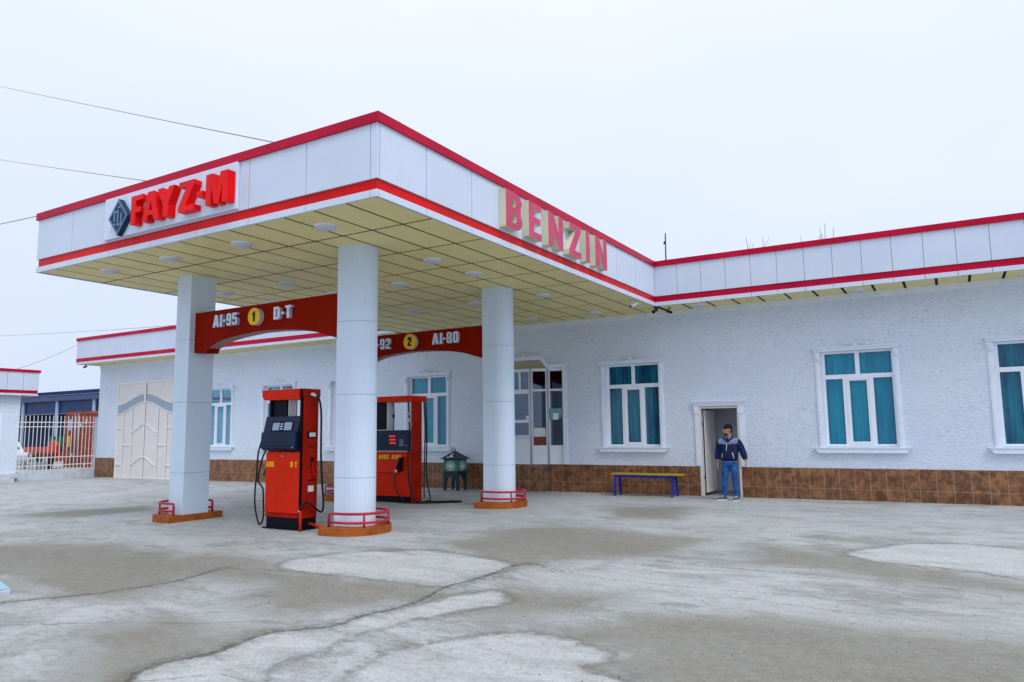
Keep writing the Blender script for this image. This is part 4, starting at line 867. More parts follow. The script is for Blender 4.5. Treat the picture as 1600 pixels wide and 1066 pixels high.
f = MB(); f.tube([(-10.03, 8.84, 1.20), (-10.12, 8.83, 1.13)], [.03, .028], 8); f.tube([(-10.10, 8.83, 1.17), (-10.22, 8.82, 1.02), (-10.25, 8.82, .93)], [.026, .02, .018], 8); f.tube([(-10.12, 8.83, 1.1), (-10.16, 8.8, .96), (-10.23, 8.82, .92)], .008, 6); f.build('nozzle', 'green_cloth', p1)
# orange pipe guard beside the pump
o = empty('pipe_guard', (-9.08, 8.58, g0), 'orange pipe at the corner of the AI95 pump with a low arm to the rail', 'pipe')
f = MB(); f.tube([(-9.09, 8.575, g0 - .02), (-9.09, 8.575, .40)], .021, 8); f.build('post', 'orange', o)
f = MB(); f.tube([(-9.02, 8.70, .20), (-8.72, 8.60, .185), (-8.44, 8.53, .17)], .02, 8); f.build('arm', 'orange', o)

# pump 2
Y2, Y2b, g2 = 13.07, 13.40, gz(-10.9, 13.2)
p2 = empty('fuel_pump', (-11.0, 13.25, g2), 'orange red fuel pump marked AI92 AI80 with tall side pillar and coiled hoses', 'fuel pump', 'fuel pumps under the canopy')
f = MB(); f.box((-11.62, Y2 + .03, g2), (-10.49, Y2b, .205)); f.build('plinth', 'black', p2)
f = MB(); f.box((-11.62, Y2, .207), (-10.47, Y2b, 1.195)); cab = f.build('cabinet', 'orange', p2, bevel=.006)
f = MB(); f.prism([[(Y2 - .002, 1.0), (Y2 - .045, .745), (Y2 - .045, .735), (Y2 - .002, .725)]], lambda u, v, d: (d, u, v), -11.40, -10.76); f.build('lower_flap', 'orange', cab, bevel=.003)
f = MB(); f.box((-11.55, Y2 + .01, 1.196), (-10.50, Y2b - .02, 1.222)); f.build('trim_strip', 'galv', p2)
f = MB(); f.box((-11.62, Y2 - .02, 1.224), (-10.48, Y2b - .02, 1.68)); hd = f.build('display_head', 'navy', p2, bevel=.006)
f = MB()
for k, z in enumerate((1.545, 1.465, 1.392)):
    for j in range(5): f.box((-11.05 + j * .035 + .01 * k, Y2 - .024, z - .018), (-11.05 + j * .035 + .024 + .01 * k, Y2 - .021, z + .018))
f.build('led_digits', 'led', hd)
f = MB(); f.box((-10.75, Y2 - .026, 1.325), (-10.645, Y2 - .021, 1.465)); kp = f.build('keypad', 'galv', hd)
f = MB()
for i in range(3):
    for j in range(4): f.box((-10.742 + i * .032, Y2 - .029, 1.335 + j * .032), (-10.742 + i * .032 + .024, Y2 - .0265, 1.335 + j * .032 + .022))
f.build('keys', 'black', kp)
f = MB()
for x in (-11.43, -10.56): f.tube([(x, Y2 - .021, 1.34), (x, Y2 - .03, 1.34)], .014, 10)
f.build('screws', 'galv', hd)
f = MB(); f.box((-11.62, Y2 + .05, 1.69), (-11.22, Y2b - .03, 2.318)); f.build('dark_housing', 'black', p2)
f = MB(); f.box((-11.215, Y2 + .08, 1.69), (-11.19, Y2b - .08, 2.318)); f.build('inner_post', 'white_plastic', p2)
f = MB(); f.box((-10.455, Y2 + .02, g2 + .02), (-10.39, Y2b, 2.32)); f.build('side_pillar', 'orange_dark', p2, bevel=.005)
f = MB(); f.box((-10.475, Y2 + .03, .22), (-10.457, Y2b - .1, 2.318)); f.build('corner_post', 'galv', p2)
f = MB(); f.box((-11.66, Y2 - .06, 2.32), (-10.39, 13.58, 2.448)); f.build('header', 'orange', p2, bevel=.008)
word('AI92', -11.385, -11.075, 1.03, .095, frS(Y2), .001, .003, cab, ['yellow'], one=True, name='fuel_lettering')
word('AI80', -11.00, -10.72, 1.03, .095, frS(Y2), .001, .003, cab, ['yellow'], one=True, name='fuel_lettering')
f = MB(); f.tube([(-10.70, Y2 - .05, 1.07), (-10.72, Y2 - .06, .95), (-10.80, Y2 - .06, .80)], [.03, .04, .022], 8); f.tube([(-10.72, Y2 - .05, .92), (-10.70, Y2 - .08, .76)], [.028, .03], 8); f.tube([(-10.66, Y2 - .04, 1.08), (-10.66, Y2 - .07, .76)], [.02, .018], 8); f.build('nozzle', 'black', p2)
f = MB(); f.tube([(-10.80, Y2 - .06, .80), (-10.83, Y2 - .06, .735)], .024, 8); f.build('nozzle_collar', 'white_plastic', p2)
hose([(-10.83, Y2 - .06, .74), (-10.85, Y2 - .07, .6), (-10.82, Y2 - .08, .40), (-10.72, Y2 - .08, .25), (-10.66, Y2 - .06, .19), (-10.60, Y2 - .05, .10)], p2, .013)
hose([(-10.50, Y2 - .01, 1.24), (-10.49, Y2 - .05, 1.15), (-10.46, Y2 - .08, .9), (-10.42, Y2 - .09, .55), (-10.33, Y2 - .08, .25), (-10.25, Y2 - .04, .13), (-10.15, Y2 + .05, .095)], p2, .021)
hose([(-10.37, 13.45, 2.31), (-10.35, 13.46, 1.7), (-10.36, 13.46, 1.1), (-10.38, 13.47, .5), (-10.36, 13.45, .15)], p2, .014)
hose([(-10.36, 13.50, 2.31), (-10.33, 13.5, 1.5), (-10.34, 13.5, .8), (-10.29, 13.50, .4), (-10.22, 13.48, .2), (-10.2, 13.45, .11), (-10.3, 13.42, .10)], p2, .016)
hose([(-11.08, Y2 + .15, 2.31), (-11.06, Y2 + .15, 2.1), (-11.07, Y2 + .15, 1.68)], p2, .014)
hose([(-10.68, Y2 + .2, 2.31), (-10.66, Y2 + .2, 2.0), (-10.63, Y2 + .2, 1.68)], p2, .016)
f = MB(); f.tube([(-11.065, Y2 + .15, 2.05), (-11.065, Y2 + .15, 1.96)], .022, 8); f.build('hose_coupling', 'black', p2)
f = MB(); f.tube([(-10.665, Y2 + .2, 2.08), (-10.66, Y2 + .2, 2.02)], .026, 8); f.tube([(-10.655, Y2 + .2, 1.95), (-10.65, Y2 + .2, 1.86)], .026, 8); f.build('hose_coupling', 'white_plastic', p2)
def gh(x, y, dz=.018): return (x, y, gz(x, y) + dz)
h1 = [gh(-10.75, 12.98), gh(-10.5, 12.97), gh(-10.2, 13.02), gh(-9.9, 13.22), gh(-9.7, 13.38), gh(-9.52, 13.58), gh(-9.50, 13.68), gh(-9.62, 13.72), gh(-9.8, 13.65), gh(-10.05, 13.45), gh(-10.25, 13.28), gh(-10.3, 13.1)]
o = hose(h1, None, .017, name='loose_hose'); meta(o, 'black hose lying looped on the concrete beside the AI92 pump', 'hose')

# ------------------------------------------------------------------ bench, bin, slab
b0 = gz(-6.7, 17.7)
o = empty('bench', (-6.68, 17.75, b0), 'simple bench with yellow plank seat and splayed blue legs against the tiled wall', 'bench')
f = MB(); f.box((-7.60, 17.56, .493), (-5.74, 17.73, .53)); f.box((-7.60, 17.745, .493), (-5.74, 17.92, .53)); f.build('seat', 'bench_yellow', o, bevel=.005)
f = MB(); f.box((-7.50, 17.60, .43), (-5.95, 17.64, .49)); f.box((-7.50, 17.85, .43), (-5.95, 17.89, .49)); f.box((-7.50, 17.641, .44), (-7.46, 17.849, .49)); f.box((-5.99, 17.641, .44), (-5.95, 17.849, .49)); f.build('seat_frame', 'bench_blue', o)
for x in (-7.475, -5.975):
    for y, dy in ((17.62, -.07), (17.87, .10)):
        f = MB(); c0 = Vector((x, y, .43)); c1 = Vector((x - .01, y + dy, b0)); w = .024
        vs = [c + Vector((i * w, j * w, 0)) for c in (c1, c0) for i, j in ((-1, -1), (1, -1), (1, 1), (-1, 1))]
        f.add(vs, [(0, 3, 2, 1), (4, 5, 6, 7), (0, 1, 5, 4), (1, 2, 6, 5), (2, 3, 7, 6), (3, 0, 4, 7)]); f.build('leg', 'bench_blue', o)
bx0, bx1, by0, by1 = -12.72, -12.22, 17.42, 17.86; bcx, bcy = (bx0 + bx1) / 2, (by0 + by1) / 2; g0 = gz(bcx, bcy)
o = empty('litter_bin', (bcx, bcy, g0), 'dark teal litter bin with a pointed roof and pale green prints by the wall', 'litter bin')
f = MB(); f.box((bx0, by0, .50), (bx1, by1, .83)); bd = f.build('body', 'bin_green', o, bevel=.006)
f = MB(); f.box((bx0 - .006, by0 - .006, .40), (bx1 + .006, by1 + .006, .50)); f.box((bx0 - .004, by0 - .004, .815), (bx1 + .004, by1 + .004, .845)); f.build('band', 'bin', o)
f = MB(); e2 = .07; ap = (bcx, bcy, 1.09); q = [(bx0 - e2, by0 - e2, .855), (bx1 + e2, by0 - e2, .855), (bx1 + e2, by1 + e2, .855), (bx0 - e2, by1 + e2, .855)]
f.add(q + [ap] + [(a, b_, .843) for a, b_, _ in q], [(0, 1, 4), (1, 2, 4), (2, 3, 4), (3, 0, 4), (0, 5, 6, 1), (1, 6, 7, 2), (2, 7, 8, 3), (3, 8, 5, 0), (5, 8, 7, 6)]); f.tube([(bcx, bcy, 1.06), (bcx, bcy, 1.15)], [.02, .008], 8); rf = f.build('roof', 'bin', o)
f = MB()
def onroof(u, v): # u along x, v up the south slope
    a = Vector((bcx + u, by0 - e2, .855)); top = Vector(ap); base = Vector((bcx, by0 - e2, .855)); return a + (top - base) * v + Vector((0, -.004, .004))
for pts in ([(-.05, .18), (.10, .18), (.10, .28), (-.0, .30)], [(-.06, .2), (.02, .3), (.05, .62), (-.02, .5)], [(-.13, .12), (-.02, .12), (-.04, .2), (-.12, .22)]):
    f.add([onroof(*p_) for p_ in pts], [(0, 1, 2, 3)])
f.build('roof_print', 'paper', rf)
for nm, fr3, cc in (('round_print', frS(by0), bcx), ('round_print', lambda u, v, d: (bx1 + d, u, v), bcy)):
    f = MB(); c = [(cc + .17 * math.cos(t), .655 + .15 * math.sin(t)) for t in np.linspace(0, 2 * math.pi, 29)[:-1]]; f.prism([c], fr3, .001, .006); rpn = f.build(nm, 'bin_pale', o)
    f = MB()
    for z, w in ((.70, .05), (.665, .09), (.635, .09), (.60, .05)): f.box(*(lambda A, B: (tuple(map(min, A, B)), tuple(map(max, A, B))))(fr3(cc - w, z - .009, .007), fr3(cc + w, z + .009, .009)))
    f.build('print_lines', 'paper', rpn)
for x, y in ((bx0 + .03, by0 + .03), (bx1 - .03, by0 + .03), (bx0 + .03, by1 - .03), (bx1 - .03, by1 - .03)):
    sx_ = 1 if x < bcx else -1
    f = MB(); f.prism([[(x - sx_ * .034, g0), (x + sx_ * .03, g0), (x + sx_ * .045, .2), (x + sx_ * .10, .32), (x + sx_ * .19, .40), (x - sx_ * .034, .40)]], frS(y), -.03, .03); f.build('leg', 'bin', o)
# flat paved slab at the left edge
f = MB(); C0 = Vector((-8.80, 4.22, 0)); a = Vector((-.96, .27, 0)); b_ = Vector((.35, -.93, 0)) * .75; z0 = gz(-9, 4.2)
q = [C0, C0 + a, C0 + a + b_, C0 + b_]
f.add([v + Vector((0, 0, z0 - .05)) for v in q] + [v + Vector((0, 0, z0 + .055)) for v in q], [(0, 3, 2, 1), (4, 5, 6, 7), (0, 1, 5, 4), (1, 2, 6, 5), (2, 3, 7, 6), (3, 0, 4, 7)])
M['slab_top'] = paint('pale_blue_slab', (.30, .52, .68), .5, var=.1)
o = f.build('manhole_slab', 'step', None, (-8.9, 4, z0), bevel=.01); meta(o, 'corner of a low pale slab with a light blue top at the left edge of the yard', 'slab')
f = MB(); c_ = sum(q, Vector()) / 4; q2 = [c_ + (v - c_) * .96 for v in q]
f.add([v + Vector((0, 0, z0 + .056)) for v in q2] + [v + Vector((0, 0, z0 + .068)) for v in q2], [(0, 3, 2, 1), (4, 5, 6, 7), (0, 1, 5, 4), (1, 2, 6, 5), (2, 3, 7, 6), (3, 0, 4, 7)]); f.build('painted_top', 'slab_top', o)

# ------------------------------------------------------------------ guard house, fence
GX = -32.0
gh_ = empty('guard_house', (GX - 2, 12, -.12), 'small white guard house with red trimmed flat roof at the left edge', 'building')
f = MB(); f.box((GX - 4, 6, -.4), (GX, 15.25, 3.27)); f.build('wall', 'stucco', gh_)
yy = [15.74] ; 
while yy[-1] > 6: yy.append(yy[-1] - .585)
yy = sorted(yy); f = MB()
panels_y(f, yy, GX + .3, 3.475, 4.19); panels_y(f, yy, GX + .3, 3.26, 3.345); f.box((GX - 4.3, 15.70, 3.26), (GX + .258, 15.74, 3.345)); f.box((GX - 4.3, 15.70, 3.475), (GX + .258, 15.74, 4.19)); f.build('fascia', 'panel', gh_)
f = MB(); f.box((GX + .2, 5.5, 3.346), (GX + .283, 15.72, 3.474)); f.box((GX - 4.3, 15.6, 3.346), (GX + .199, 15.72, 3.474)); f.build('red_band', 'red_trim', gh_)
f = MB(); f.box((GX - 4.3, 5.5, 4.19), (GX + .335, 15.78, 4.30)); f.build('red_cap', 'red_trim', gh_)
f = MB(); f.box((GX - 4, 5.8, 3.28), (GX + .25, 15.69, 4.1)); f.build('roof', 'panel_dark', gh_)
f = MB(); f.box((GX + .001, 13.2, .2), (GX + .03, 14.62, 2.52)); dr = f.build('door', 'white_frame', gh_)
f = MB(); f.box((GX + .031, 13.3, 2.1), (GX + .036, 14.5, 2.42)); f.build('pane', 'car_glass', dr)
f = MB(); f.box((GX, 12.0, -.4), (GX + .55, 14.95, .03)); f.box((GX, 12.0, .031), (GX + .28, 15.20, .20)); f.build('steps', 'step', gh_)
o = MB(); o.box((GX - .12, 15.26, -.4), (GX + .06, 18.55, .255)); o = o.build('low_wall', 'step', None, (GX, 16.7, -.12)); meta(o, 'low white wall carrying the picket fence at the left', 'wall')
fe = empty('picket_fence', (GX - .03, 16.7, .255), 'cream painted metal picket fence between the guard house and the main building', 'fence')
for z in (.46, .78, 2.03, 2.21):
    f = MB(); f.box((GX - .045, 15.27, z - .018), (GX - .02, 18.5, z + .018)); f.build('rail', 'gate', fe)
n = 20
for k in range(n):
    y = 15.34 + k * (18.22 - 15.34) / (n - 1); f = MB(); f.box((GX - .018, y - .011, .257), (GX + .002, y + .011, 2.44)); f.add([(GX - .018, y - .014, 2.44), (GX + .002, y - .014, 2.44), (GX + .002, y + .014, 2.44), (GX - .018, y + .014, 2.44), (GX - .008, y, 2.50)], [(0, 1, 4), (1, 2, 4), (2, 3, 4), (3, 0, 4)]); f.build('picket', 'gate', fe)
f = MB(); f.box((GX - .07, 18.30, .257), (GX + .05, 18.46, 2.44)); f.build('post', 'step', fe)

# ------------------------------------------------------------------ yard behind the fence
def gb(x, y): return .0036 * max(-60, x)
sh = empty('open_shed', (-56, 30, -.2), 'dark blue open metal shed behind the picket fence', 'shed')
f = MB(); f.box((-95, 29.6, 4.22), (-50, 29.75, 4.62)); f.build('fascia', 'shed_grey', sh)
f = MB(); f.add([(-95, 29.6, 4.63), (-50, 29.6, 4.63), (-50, 38, 5.6), (-95, 38, 5.6), (-95, 29.6, 4.58), (-50, 29.6, 4.58), (-50, 38, 5.55), (-95, 38, 5.55)], [(0, 1, 2, 3), (4, 7, 6, 5), (0, 4, 5, 1), (1, 5, 6, 2), (2, 6, 7, 3), (3, 7, 4, 0)]); f.build('roof', 'shed_blue', sh)
f = MB(); n = 220; vs = []
for z in (-.5, 5.3):
    for i in range(n + 1): vs.append((-95 + 45 * i / n, 33 + (.05 if i % 2 else -.05), z))
f.add(vs, [(i, i + 1, n + 2 + i, n + 1 + i) for i in range(n)]); f.build('back_wall', 'shed_blue', sh)
f = MB(); f.box((-95, 29.9, 3.32), (-50, 29.98, 4.5)); f.build('valance', 'shed_blue', sh); f = MB(); f.box((-95, 29.88, 3.27), (-50, 29.99, 3.31)); f.build('gutter', 'galv', sh)
for x in (-62.1, -57.25, -52.4):
    f = MB(); f.box((x - .14, 29.76, -.4), (x + .14, 29.87, 4.4)); f.build('post', 'shed_post', sh)
# container, slightly turned, near the shed mouth
ct = empty('shipping_container', (-44, 25.5, -.2), 'rusty red shipping container with stickers behind the picket fence', 'container')
f = MB(); x0, x1, y0, y1 = -45.0, -39.5, 24.0, 26.4; n = 44; vs = []
f.box((x0, y0 + .04, -.3), (x1, y1, 2.99)); f.build('body', 'rust', ct)
f = MB(); cs = []
for i in range(n):
    xa = x0 + .15 + (x1 - x0 - .3) * i / n; w = (x1 - x0 - .3) / n
    if i % 2 == 0: f.box((xa, y0, .0), (xa + w, y0 + .039, 2.85))
f.box((x0, y0 - .02, 2.87), (x1, y0 + .039, 3.03)); f.box((x0, y0 - .02, -.3), (x1, y0 + .039, -.12)); f.box((x0, y0 - .03, -.119), (x0 + .12, y0 + .039, 2.869)); f.build('corrugation', 'rust', ct)
for nm, mt_, a, c_ in (('sticker', 'sticker_blue', (-44.62, 1.95, .26, .65), 0), ('sticker', 'sticker_yellow', (-44.65, 1.0, .24, .65), 0), ('sticker', 'paper', (-43.45, 2.15, .12, .2), 0), ('sticker', 'paper', (-42.9, 2.3, .15, .3), 0), ('sticker', 'paper', (-44.2, .45, .12, .18), 0), ('sticker', 'paper', (-42.9, -.1, .2, .2), 0)):
    f = MB(); f.box((a[0], y0 - .045, a[1]), (a[0] + a[2], y0 - .035, a[1] + a[3])); f.build(nm, mt_, ct)
for x in (-43.95, -43.6):
    f = MB(); f.tube([(x, y0 - .06, -.1), (x, y0 - .06, 2.9)], .035, 8); f.build('lock_bar', 'galv', ct)
# farm machine
def wheel(mb, c, r, w):
    c = Vector(c); mb.tube([c + Vector((0, -w / 2, 0)), c + Vector((0, -w / 2 + .03, 0)), c + Vector((0, w / 2 - .03, 0)), c + Vector((0, w / 2, 0))], [r * .9, r, r, r * .9], 20)
tx, ty = -45.7, 22.2; g0 = gb(tx, ty)
tr_ = empty('farm_machine', (tx, ty, g0), 'orange tractor loader parked behind the picket fence', 'tractor')
f = MB(); f.box((-45.95, ty, .74), (-42.70, ty + .35, 1.03)); f.box((-44.80, ty - .02, .30), (-44.50, ty + .3, .739)); f.prism([[(-43.70, 1.031), (-42.65, 1.031), (-42.70, 1.2), (-43.00, 1.42), (-43.30, 1.32), (-43.50, 1.1)]], frS(ty), -.05, -.25); f.box((-45.20, ty - .03, .90), (-43.60, ty - .001, .94)); f.build('boom', 'tractor_red', tr_)
f = MB(); f.box((-44.50, ty + .05, .25), (-43.00, ty + .6, .73)); f.build('chassis', 'tractor_red', tr_)
f = MB(); f.prism([[(-43.95, 1.032), (-43.20, 1.032), (-43.30, 1.62), (-43.90, 1.62)]], frS(ty), -.26, -.8); f.build('cab', 'green_cloth', tr_)
f = MB(); f.tube([(-45.50, ty - .03, -.1), (-45.20, ty - .03, .72)], .04, 6); f.tube([(-44.20, ty - .03, -.1), (-43.90, ty - .03, .7)], .04, 6); f.tube([(-42.90, ty, .2), (-42.85, ty, .74)], .05, 6); f.build('strut', 'dark_metal', tr_)
for x, r in ((-44.50, .40), (-43.30, .40)):
    f = MB(); wheel(f, (x, ty - .0, g0 + r), r, .3); w_ = f.build('wheel', 'tyre', tr_); f = MB(); wheel(f, (x, ty - .02, g0 + r), r * .45, .3); f.build('hub', 'galv', w_)
# bundle of grey crates
for i, (x, lab) in enumerate(((-44.6, 'pale grey crate of netting behind the fence, left of the tractor wheels'), (-43.4, 'pale grey crate behind the fence, directly before the tractor'))):
    o = empty('mesh_crate', (x, 21.6, gb(x, 21)), lab, 'crate', 'mesh crates behind the fence'); z0 = gb(x, 21.6)
    f = MB()
    for dx in (-.33, 0, .33):
        f.box((x + dx - .02, 21.4, z0), (x + dx + .02, 21.44, z0 + .6)); f.box((x + dx - .02, 22.0, z0), (x + dx + .02, 22.04, z0 + .6))
    for z in (.05, .3, .58): f.box((x - .35, 21.385, z0 + z), (x + .35, 21.399, z0 + z + .04)); f.box((x - .35, 22.041, z0 + z), (x + .35, 22.055, z0 + z + .04))
    f.build('frame', 'step', o); f = MB(); f.box((x - .3, 21.45, z0 + .02), (x + .3, 21.98, z0 + .4)); f.build('load', 'galv', o)
# white car partly behind the guard house
cx_, cy_ = -48.9, 21.4; g0 = gb(cx_, cy_)
car = empty('parked_car', (cx_, cy_, g0), 'white car mostly hidden behind the guard house, seen through the fence', 'car')
prof = [(-1.9, .35), (1.9, .35), (2.0, .7), (1.85, .95), (1.1, 1.02), (.55, 1.5), (-1.2, 1.52), (-1.8, 1.05), (-2.0, .95)]
f = MB(); f.prism([[(cx_ + u, g0 + v) for u, v in prof]], frS(cy_), 0, -1.7); bd = f.build('body', 'car_white', car, bevel=.06)
f = MB(); f.prism([[(cx_ + u, g0 + v) for u, v in [(-1.1, 1.05), (.95, 1.05), (.5, 1.43), (-1.05, 1.44)]]], frS(cy_), .002, .01); f.prism([[(0, 0), (1, 0), (1, 1), (0, 1)]], lambda u, v, d: (cx_ + 1.07 - v * .47 + d * .6, cy_ + .2 + u * 1.3, g0 + 1.07 + v * .39 + d), .012, .02); f.build('window', 'car_glass', bd)
for x in (-1.25, 1.25):
    for y in (.08, 1.6):
        f = MB(); wheel(f, (cx_ + x, cy_ + y, g0 + .32), .32, .2); w_ = f.build('wheel', 'tyre', car); f = MB(); wheel(f, (cx_ + x, cy_ + y, g0 + .32), .18, .22); f.build('rim', 'galv', w_)
f = MB(); f.box((cx_ + 1.93, cy_ + .1, g0 + .62), (cx_ + 2.0, cy_ + .45, g0 + .8)); f.build('headlight', 'paper', car)

# ------------------------------------------------------------------ overhead wires and bare trees
WA, WB = (-28.447, 9, 7.486), (-14.37, 7.02, 5.765)
def wire(A, B, sag, lab, r=.011, n=14):
    A, B = Vector(A), Vector(B); pts = []
    for k in range(n + 1):
        t = k / n; p_ = A.lerp(B, t); p_.z -= sag * 4 * t * (1 - t); pts.append(p_)
    f = MB(); f.tube(pts, r, 5); o = f.build('overhead_wire', 'cable', None, tuple(A.lerp(B, .5))); meta(o, lab, 'wire', 'overhead wires at the left')
wire((-60, 21.605, 27.298), (-7.22, 7.786, 5.62), .05, 'highest thin wire crossing the sky down to the canopy roof', .011)
wire((-60, 21.989, 21.773), (-10.184, 7.517, 5.62), .05, 'middle thin wire in the sky reaching the canopy left of the sign', .010)
wire(WA, WB, .03, 'short thin wire rising to the left end of the canopy', .010)
wire((-60, 22.913, 8.493), (-24.0, 17.4, 5.76), .1, 'faint lowest wire just above the flat roof at the left', .010)
wire((-33.5, 15.1, 4.2), (-31.7, 17.6, 5.74), .12, 'slack wire from the guard house roof to the main building corner', .010)
def bare_tree(x, y, h, seed, lab):
    rn_ = random.Random(seed); o = empty('bare_tree', (x, y, -.1), lab, 'tree', 'bare trees behind the roof')
    f = MB(); f.tube([(x, y, -.2), (x + .05, y, h * .35), (x, y + .1, h * .55)], [.12, .09, .06], 8); f.build('trunk', 'wood_pole', o); f = MB()
    for k in range(9):
        a = rn_.uniform(0, 6.28); s_ = rn_.uniform(.2, .8); hh = h * rn_.uniform(.86, 1.0); z0 = h * rn_.uniform(.35, .53)
        p0 = Vector((x, y, z0)); p1_ = Vector((x + math.cos(a) * s_ * .6, y + math.sin(a) * s_ * .6, (z0 + hh) / 2)); p2_ = Vector((x + math.cos(a) * s_, y + math.sin(a) * s_, hh))
        f.tube([p0, p1_, p2_], [.035, .018, .009], 5)
        for j in range(3):
            q0 = p1_.lerp(p2_, rn_.uniform(.1, .8)); f.tube([q0, q0 + Vector((rn_.uniform(-.3, .3), rn_.uniform(-.3, .3), rn_.uniform(.3, .7)))], [.010, .006], 4)
    f.build('crown', 'wood_pole', o)
bare_tree(-6.15, 30, 9.5, 5, 'bare tree tips above the roof, left of the two near the antenna'); bare_tree(-3.95, 30, 9.8, 9, 'bare tree tips above the roof, right of the two')

# loose grit on the worn concrete
rn_ = random.Random(21); f = MB()
for k in range(900):
    y = rn_.uniform(2.8, 11) if k % 3 else rn_.uniform(3.5, 7); x = rn_.uniform(-1.9, .75) * y * .62 if k % 4 else rn_.uniform(-2.6, 1.2)
    s_ = rn_.uniform(.002, .0065) * (1.5 if rn_.random() < .06 else 1); z = gz(x, y) + s_ * .4; a = rn_.uniform(0, 6.28)
    vs = [(x + s_ * math.cos(a + t), y + s_ * math.sin(a + t) * rn_.uniform(.7, 1.2), z + rn_.uniform(-.2, .2) * s_) for t in (0, 1.3, 2.5, 3.8, 5.0)] + [(x, y, z + s_ * .7), (x, y, z - s_ * .6)]
    f.add(vs, [(i, (i + 1) % 5, 5) for i in range(5)] + [((i + 1) % 5, i, 6) for i in range(5)], rn_.choice((0, 0, 0, 1)))
M['stone_dark'] = paint('dark_grit', (.07, .068, .062), .9, var=.4, vscale=2); M['stone_pale'] = paint('pale_grit', (.40, .39, .36), .9, var=.3, vscale=2)
o = f.build('gravel', ['stone_dark', 'stone_pale']); meta(o, 'loose grit scattered over the worn concrete yard', 'grit', None, 'stuff')

# ------------------------------------------------------------------ person in the doorway
px0, py0 = -4.50, 17.30; g0 = gz(px0, py0)
per = empty('person', (px0, py0, g0), 'person in navy and grey jacket, jeans and black cap standing at the open door', 'person')
def loft(mb, secs, n=16):      # secs: (centre, half-width vector, half-depth vector)
    vs = []
    for c, a, b_ in secs:
        c, a, b_ = Vector(c), Vector(a), Vector(b_)
        for k in range(n):
            t = 2 * math.pi * k / n; ct_, st_ = math.cos(t), math.sin(t); ct_ = math.copysign(abs(ct_) ** .85, ct_); st_ = math.copysign(abs(st_) ** .85, st_)
            vs.append(c + a * ct_ + b_ * st_)
    m_ = len(secs); fs = [(i * n + k, i * n + (k + 1) % n, (i + 1) * n + (k + 1) % n, (i + 1) * n + k) for i in range(m_ - 1) for k in range(n)]
    fs += [tuple(range(n))[::-1], tuple(range((m_ - 1) * n, m_ * n))]
    return mb.add(vs, fs, 0, True)
def limb(mb, pts, rs, n=12, flat=1.0):
    P_ = smooth_path(pts, 4); R_ = []
    for i in range(len(rs) - 1):
        for k in range(4): R_.append(rs[i] + (rs[i + 1] - rs[i]) * k / 4)
    R_.append(rs[-1]); return mb.tube(P_, R_, n)
def W_(x, y, z): return Vector((px0 + x, py0 + y, g0 + z))
def sec(x, y, z, a, b_): return (W_(x, y, z), (a, 0, 0), (0, b_, 0))
hy = R(-62)    # head turned to the photo's left
hd_ = Vector((math.sin(hy), -math.cos(hy), 0)); hr = Vector((-hd_.y, hd_.x, 0)) * -1
HC = W_(-.005, -.01, 1.60)
def hsec(f_, z, a, b_): return (HC + hd_ * f_ + Vector((0, 0, z)), hr * a, hd_ * b_)
body = MB()
loft(body, [hsec(.035, -.125, .025, .03), hsec(.025, -.11, .045, .055), hsec(.012, -.07, .060, .082), hsec(.0, -.02, .070, .093), hsec(-.004, .03, .074, .098), hsec(-.008, .075, .068, .088), hsec(-.01, .11, .04, .055), hsec(-.01, .12, .01, .01)])
limb(body, [HC + hd_ * .085 + Vector((0, 0, .03)), HC + hd_ * .112 + Vector((0, 0, -.018)), HC + hd_ * .09 + Vector((0, 0, -.03))], [.010, .017, .010])     # nose
limb(body, [HC + hd_ * .083 + Vector((0, 0, -.066)), HC + hd_ * .092 + Vector((0, 0, -.072))], [.018, .010])     # lips
for s_ in (-1, 1):
    limb(body, [HC + hr * s_ * .072 - hd_ * .012 + Vector((0, 0, -.03)), HC + hr * s_ * .082 - hd_ * .018 + Vector((0, 0, .0)), HC + hr * s_ * .074 - hd_ * .014 + Vector((0, 0, .025))], [.012, .016, .012])
limb(body, [HC + Vector((0, 0, -.05)) - hd_ * .02, W_(0, 0, 1.47), W_(0, .005, 1.38)], [.058, .058, .075])
loft(body, [sec(0, 0, .86, .14, .10), sec(0, 0, 1.0, .14, .10), sec(0, 0, 1.2, .165, .10), sec(0, 0, 1.36, .17, .09), sec(0, 0, 1.42, .09, .06)])
armL = [(.195, 0, 1.36), (.285, .01, 1.14), (.365, -.03, .95), (.375, -.05, .90)]; armR = [(-.19, 0, 1.355), (-.245, .03, 1.12), (-.262, -.02, .91), (-.262, -.04, .84)]
hands = []
for s_, arm in ((1, armL), (-1, armR)):
    limb(body, [W_(*p_) for p_ in arm], [.06, .045, .032, .028])
    wv_ = W_(*arm[-1]); dn = (W_(*arm[-1]) - W_(*arm[-2])).normalized(); dn = (dn + Vector((0, -.15, -.6))).normalized(); fwd = Vector((0, -1, 0)); side = Vector((s_, 0, 0))
    palm = wv_ + dn * .045
    loft(body, [(wv_ - dn * .01, side * .020, fwd * .026), (wv_ + dn * .03, side * .018, fwd * .040), (wv_ + dn * .085, side * .016, fwd * .042), (wv_ + dn * .10, side * .013, fwd * .038)], 10)
    for k, (o_, L) in enumerate(((.030, .070), (.011, .080), (-.009, .074), (-.028, .058))):
        b0_ = wv_ + dn * .09 + fwd * o_; m1 = b0_ + dn * L * .5 - side * .004; m2 = b0_ + dn * L * .85 - side * .022; limb(body, [b0_, m1, m2], [.0105, .0095, .008], 8)
    t0 = wv_ + dn * .03 + fwd * .036; limb(body, [t0, t0 + dn * .03 + fwd * .02, t0 + dn * .065 + fwd * .018 - side * .01], [.013, .011, .009], 8)
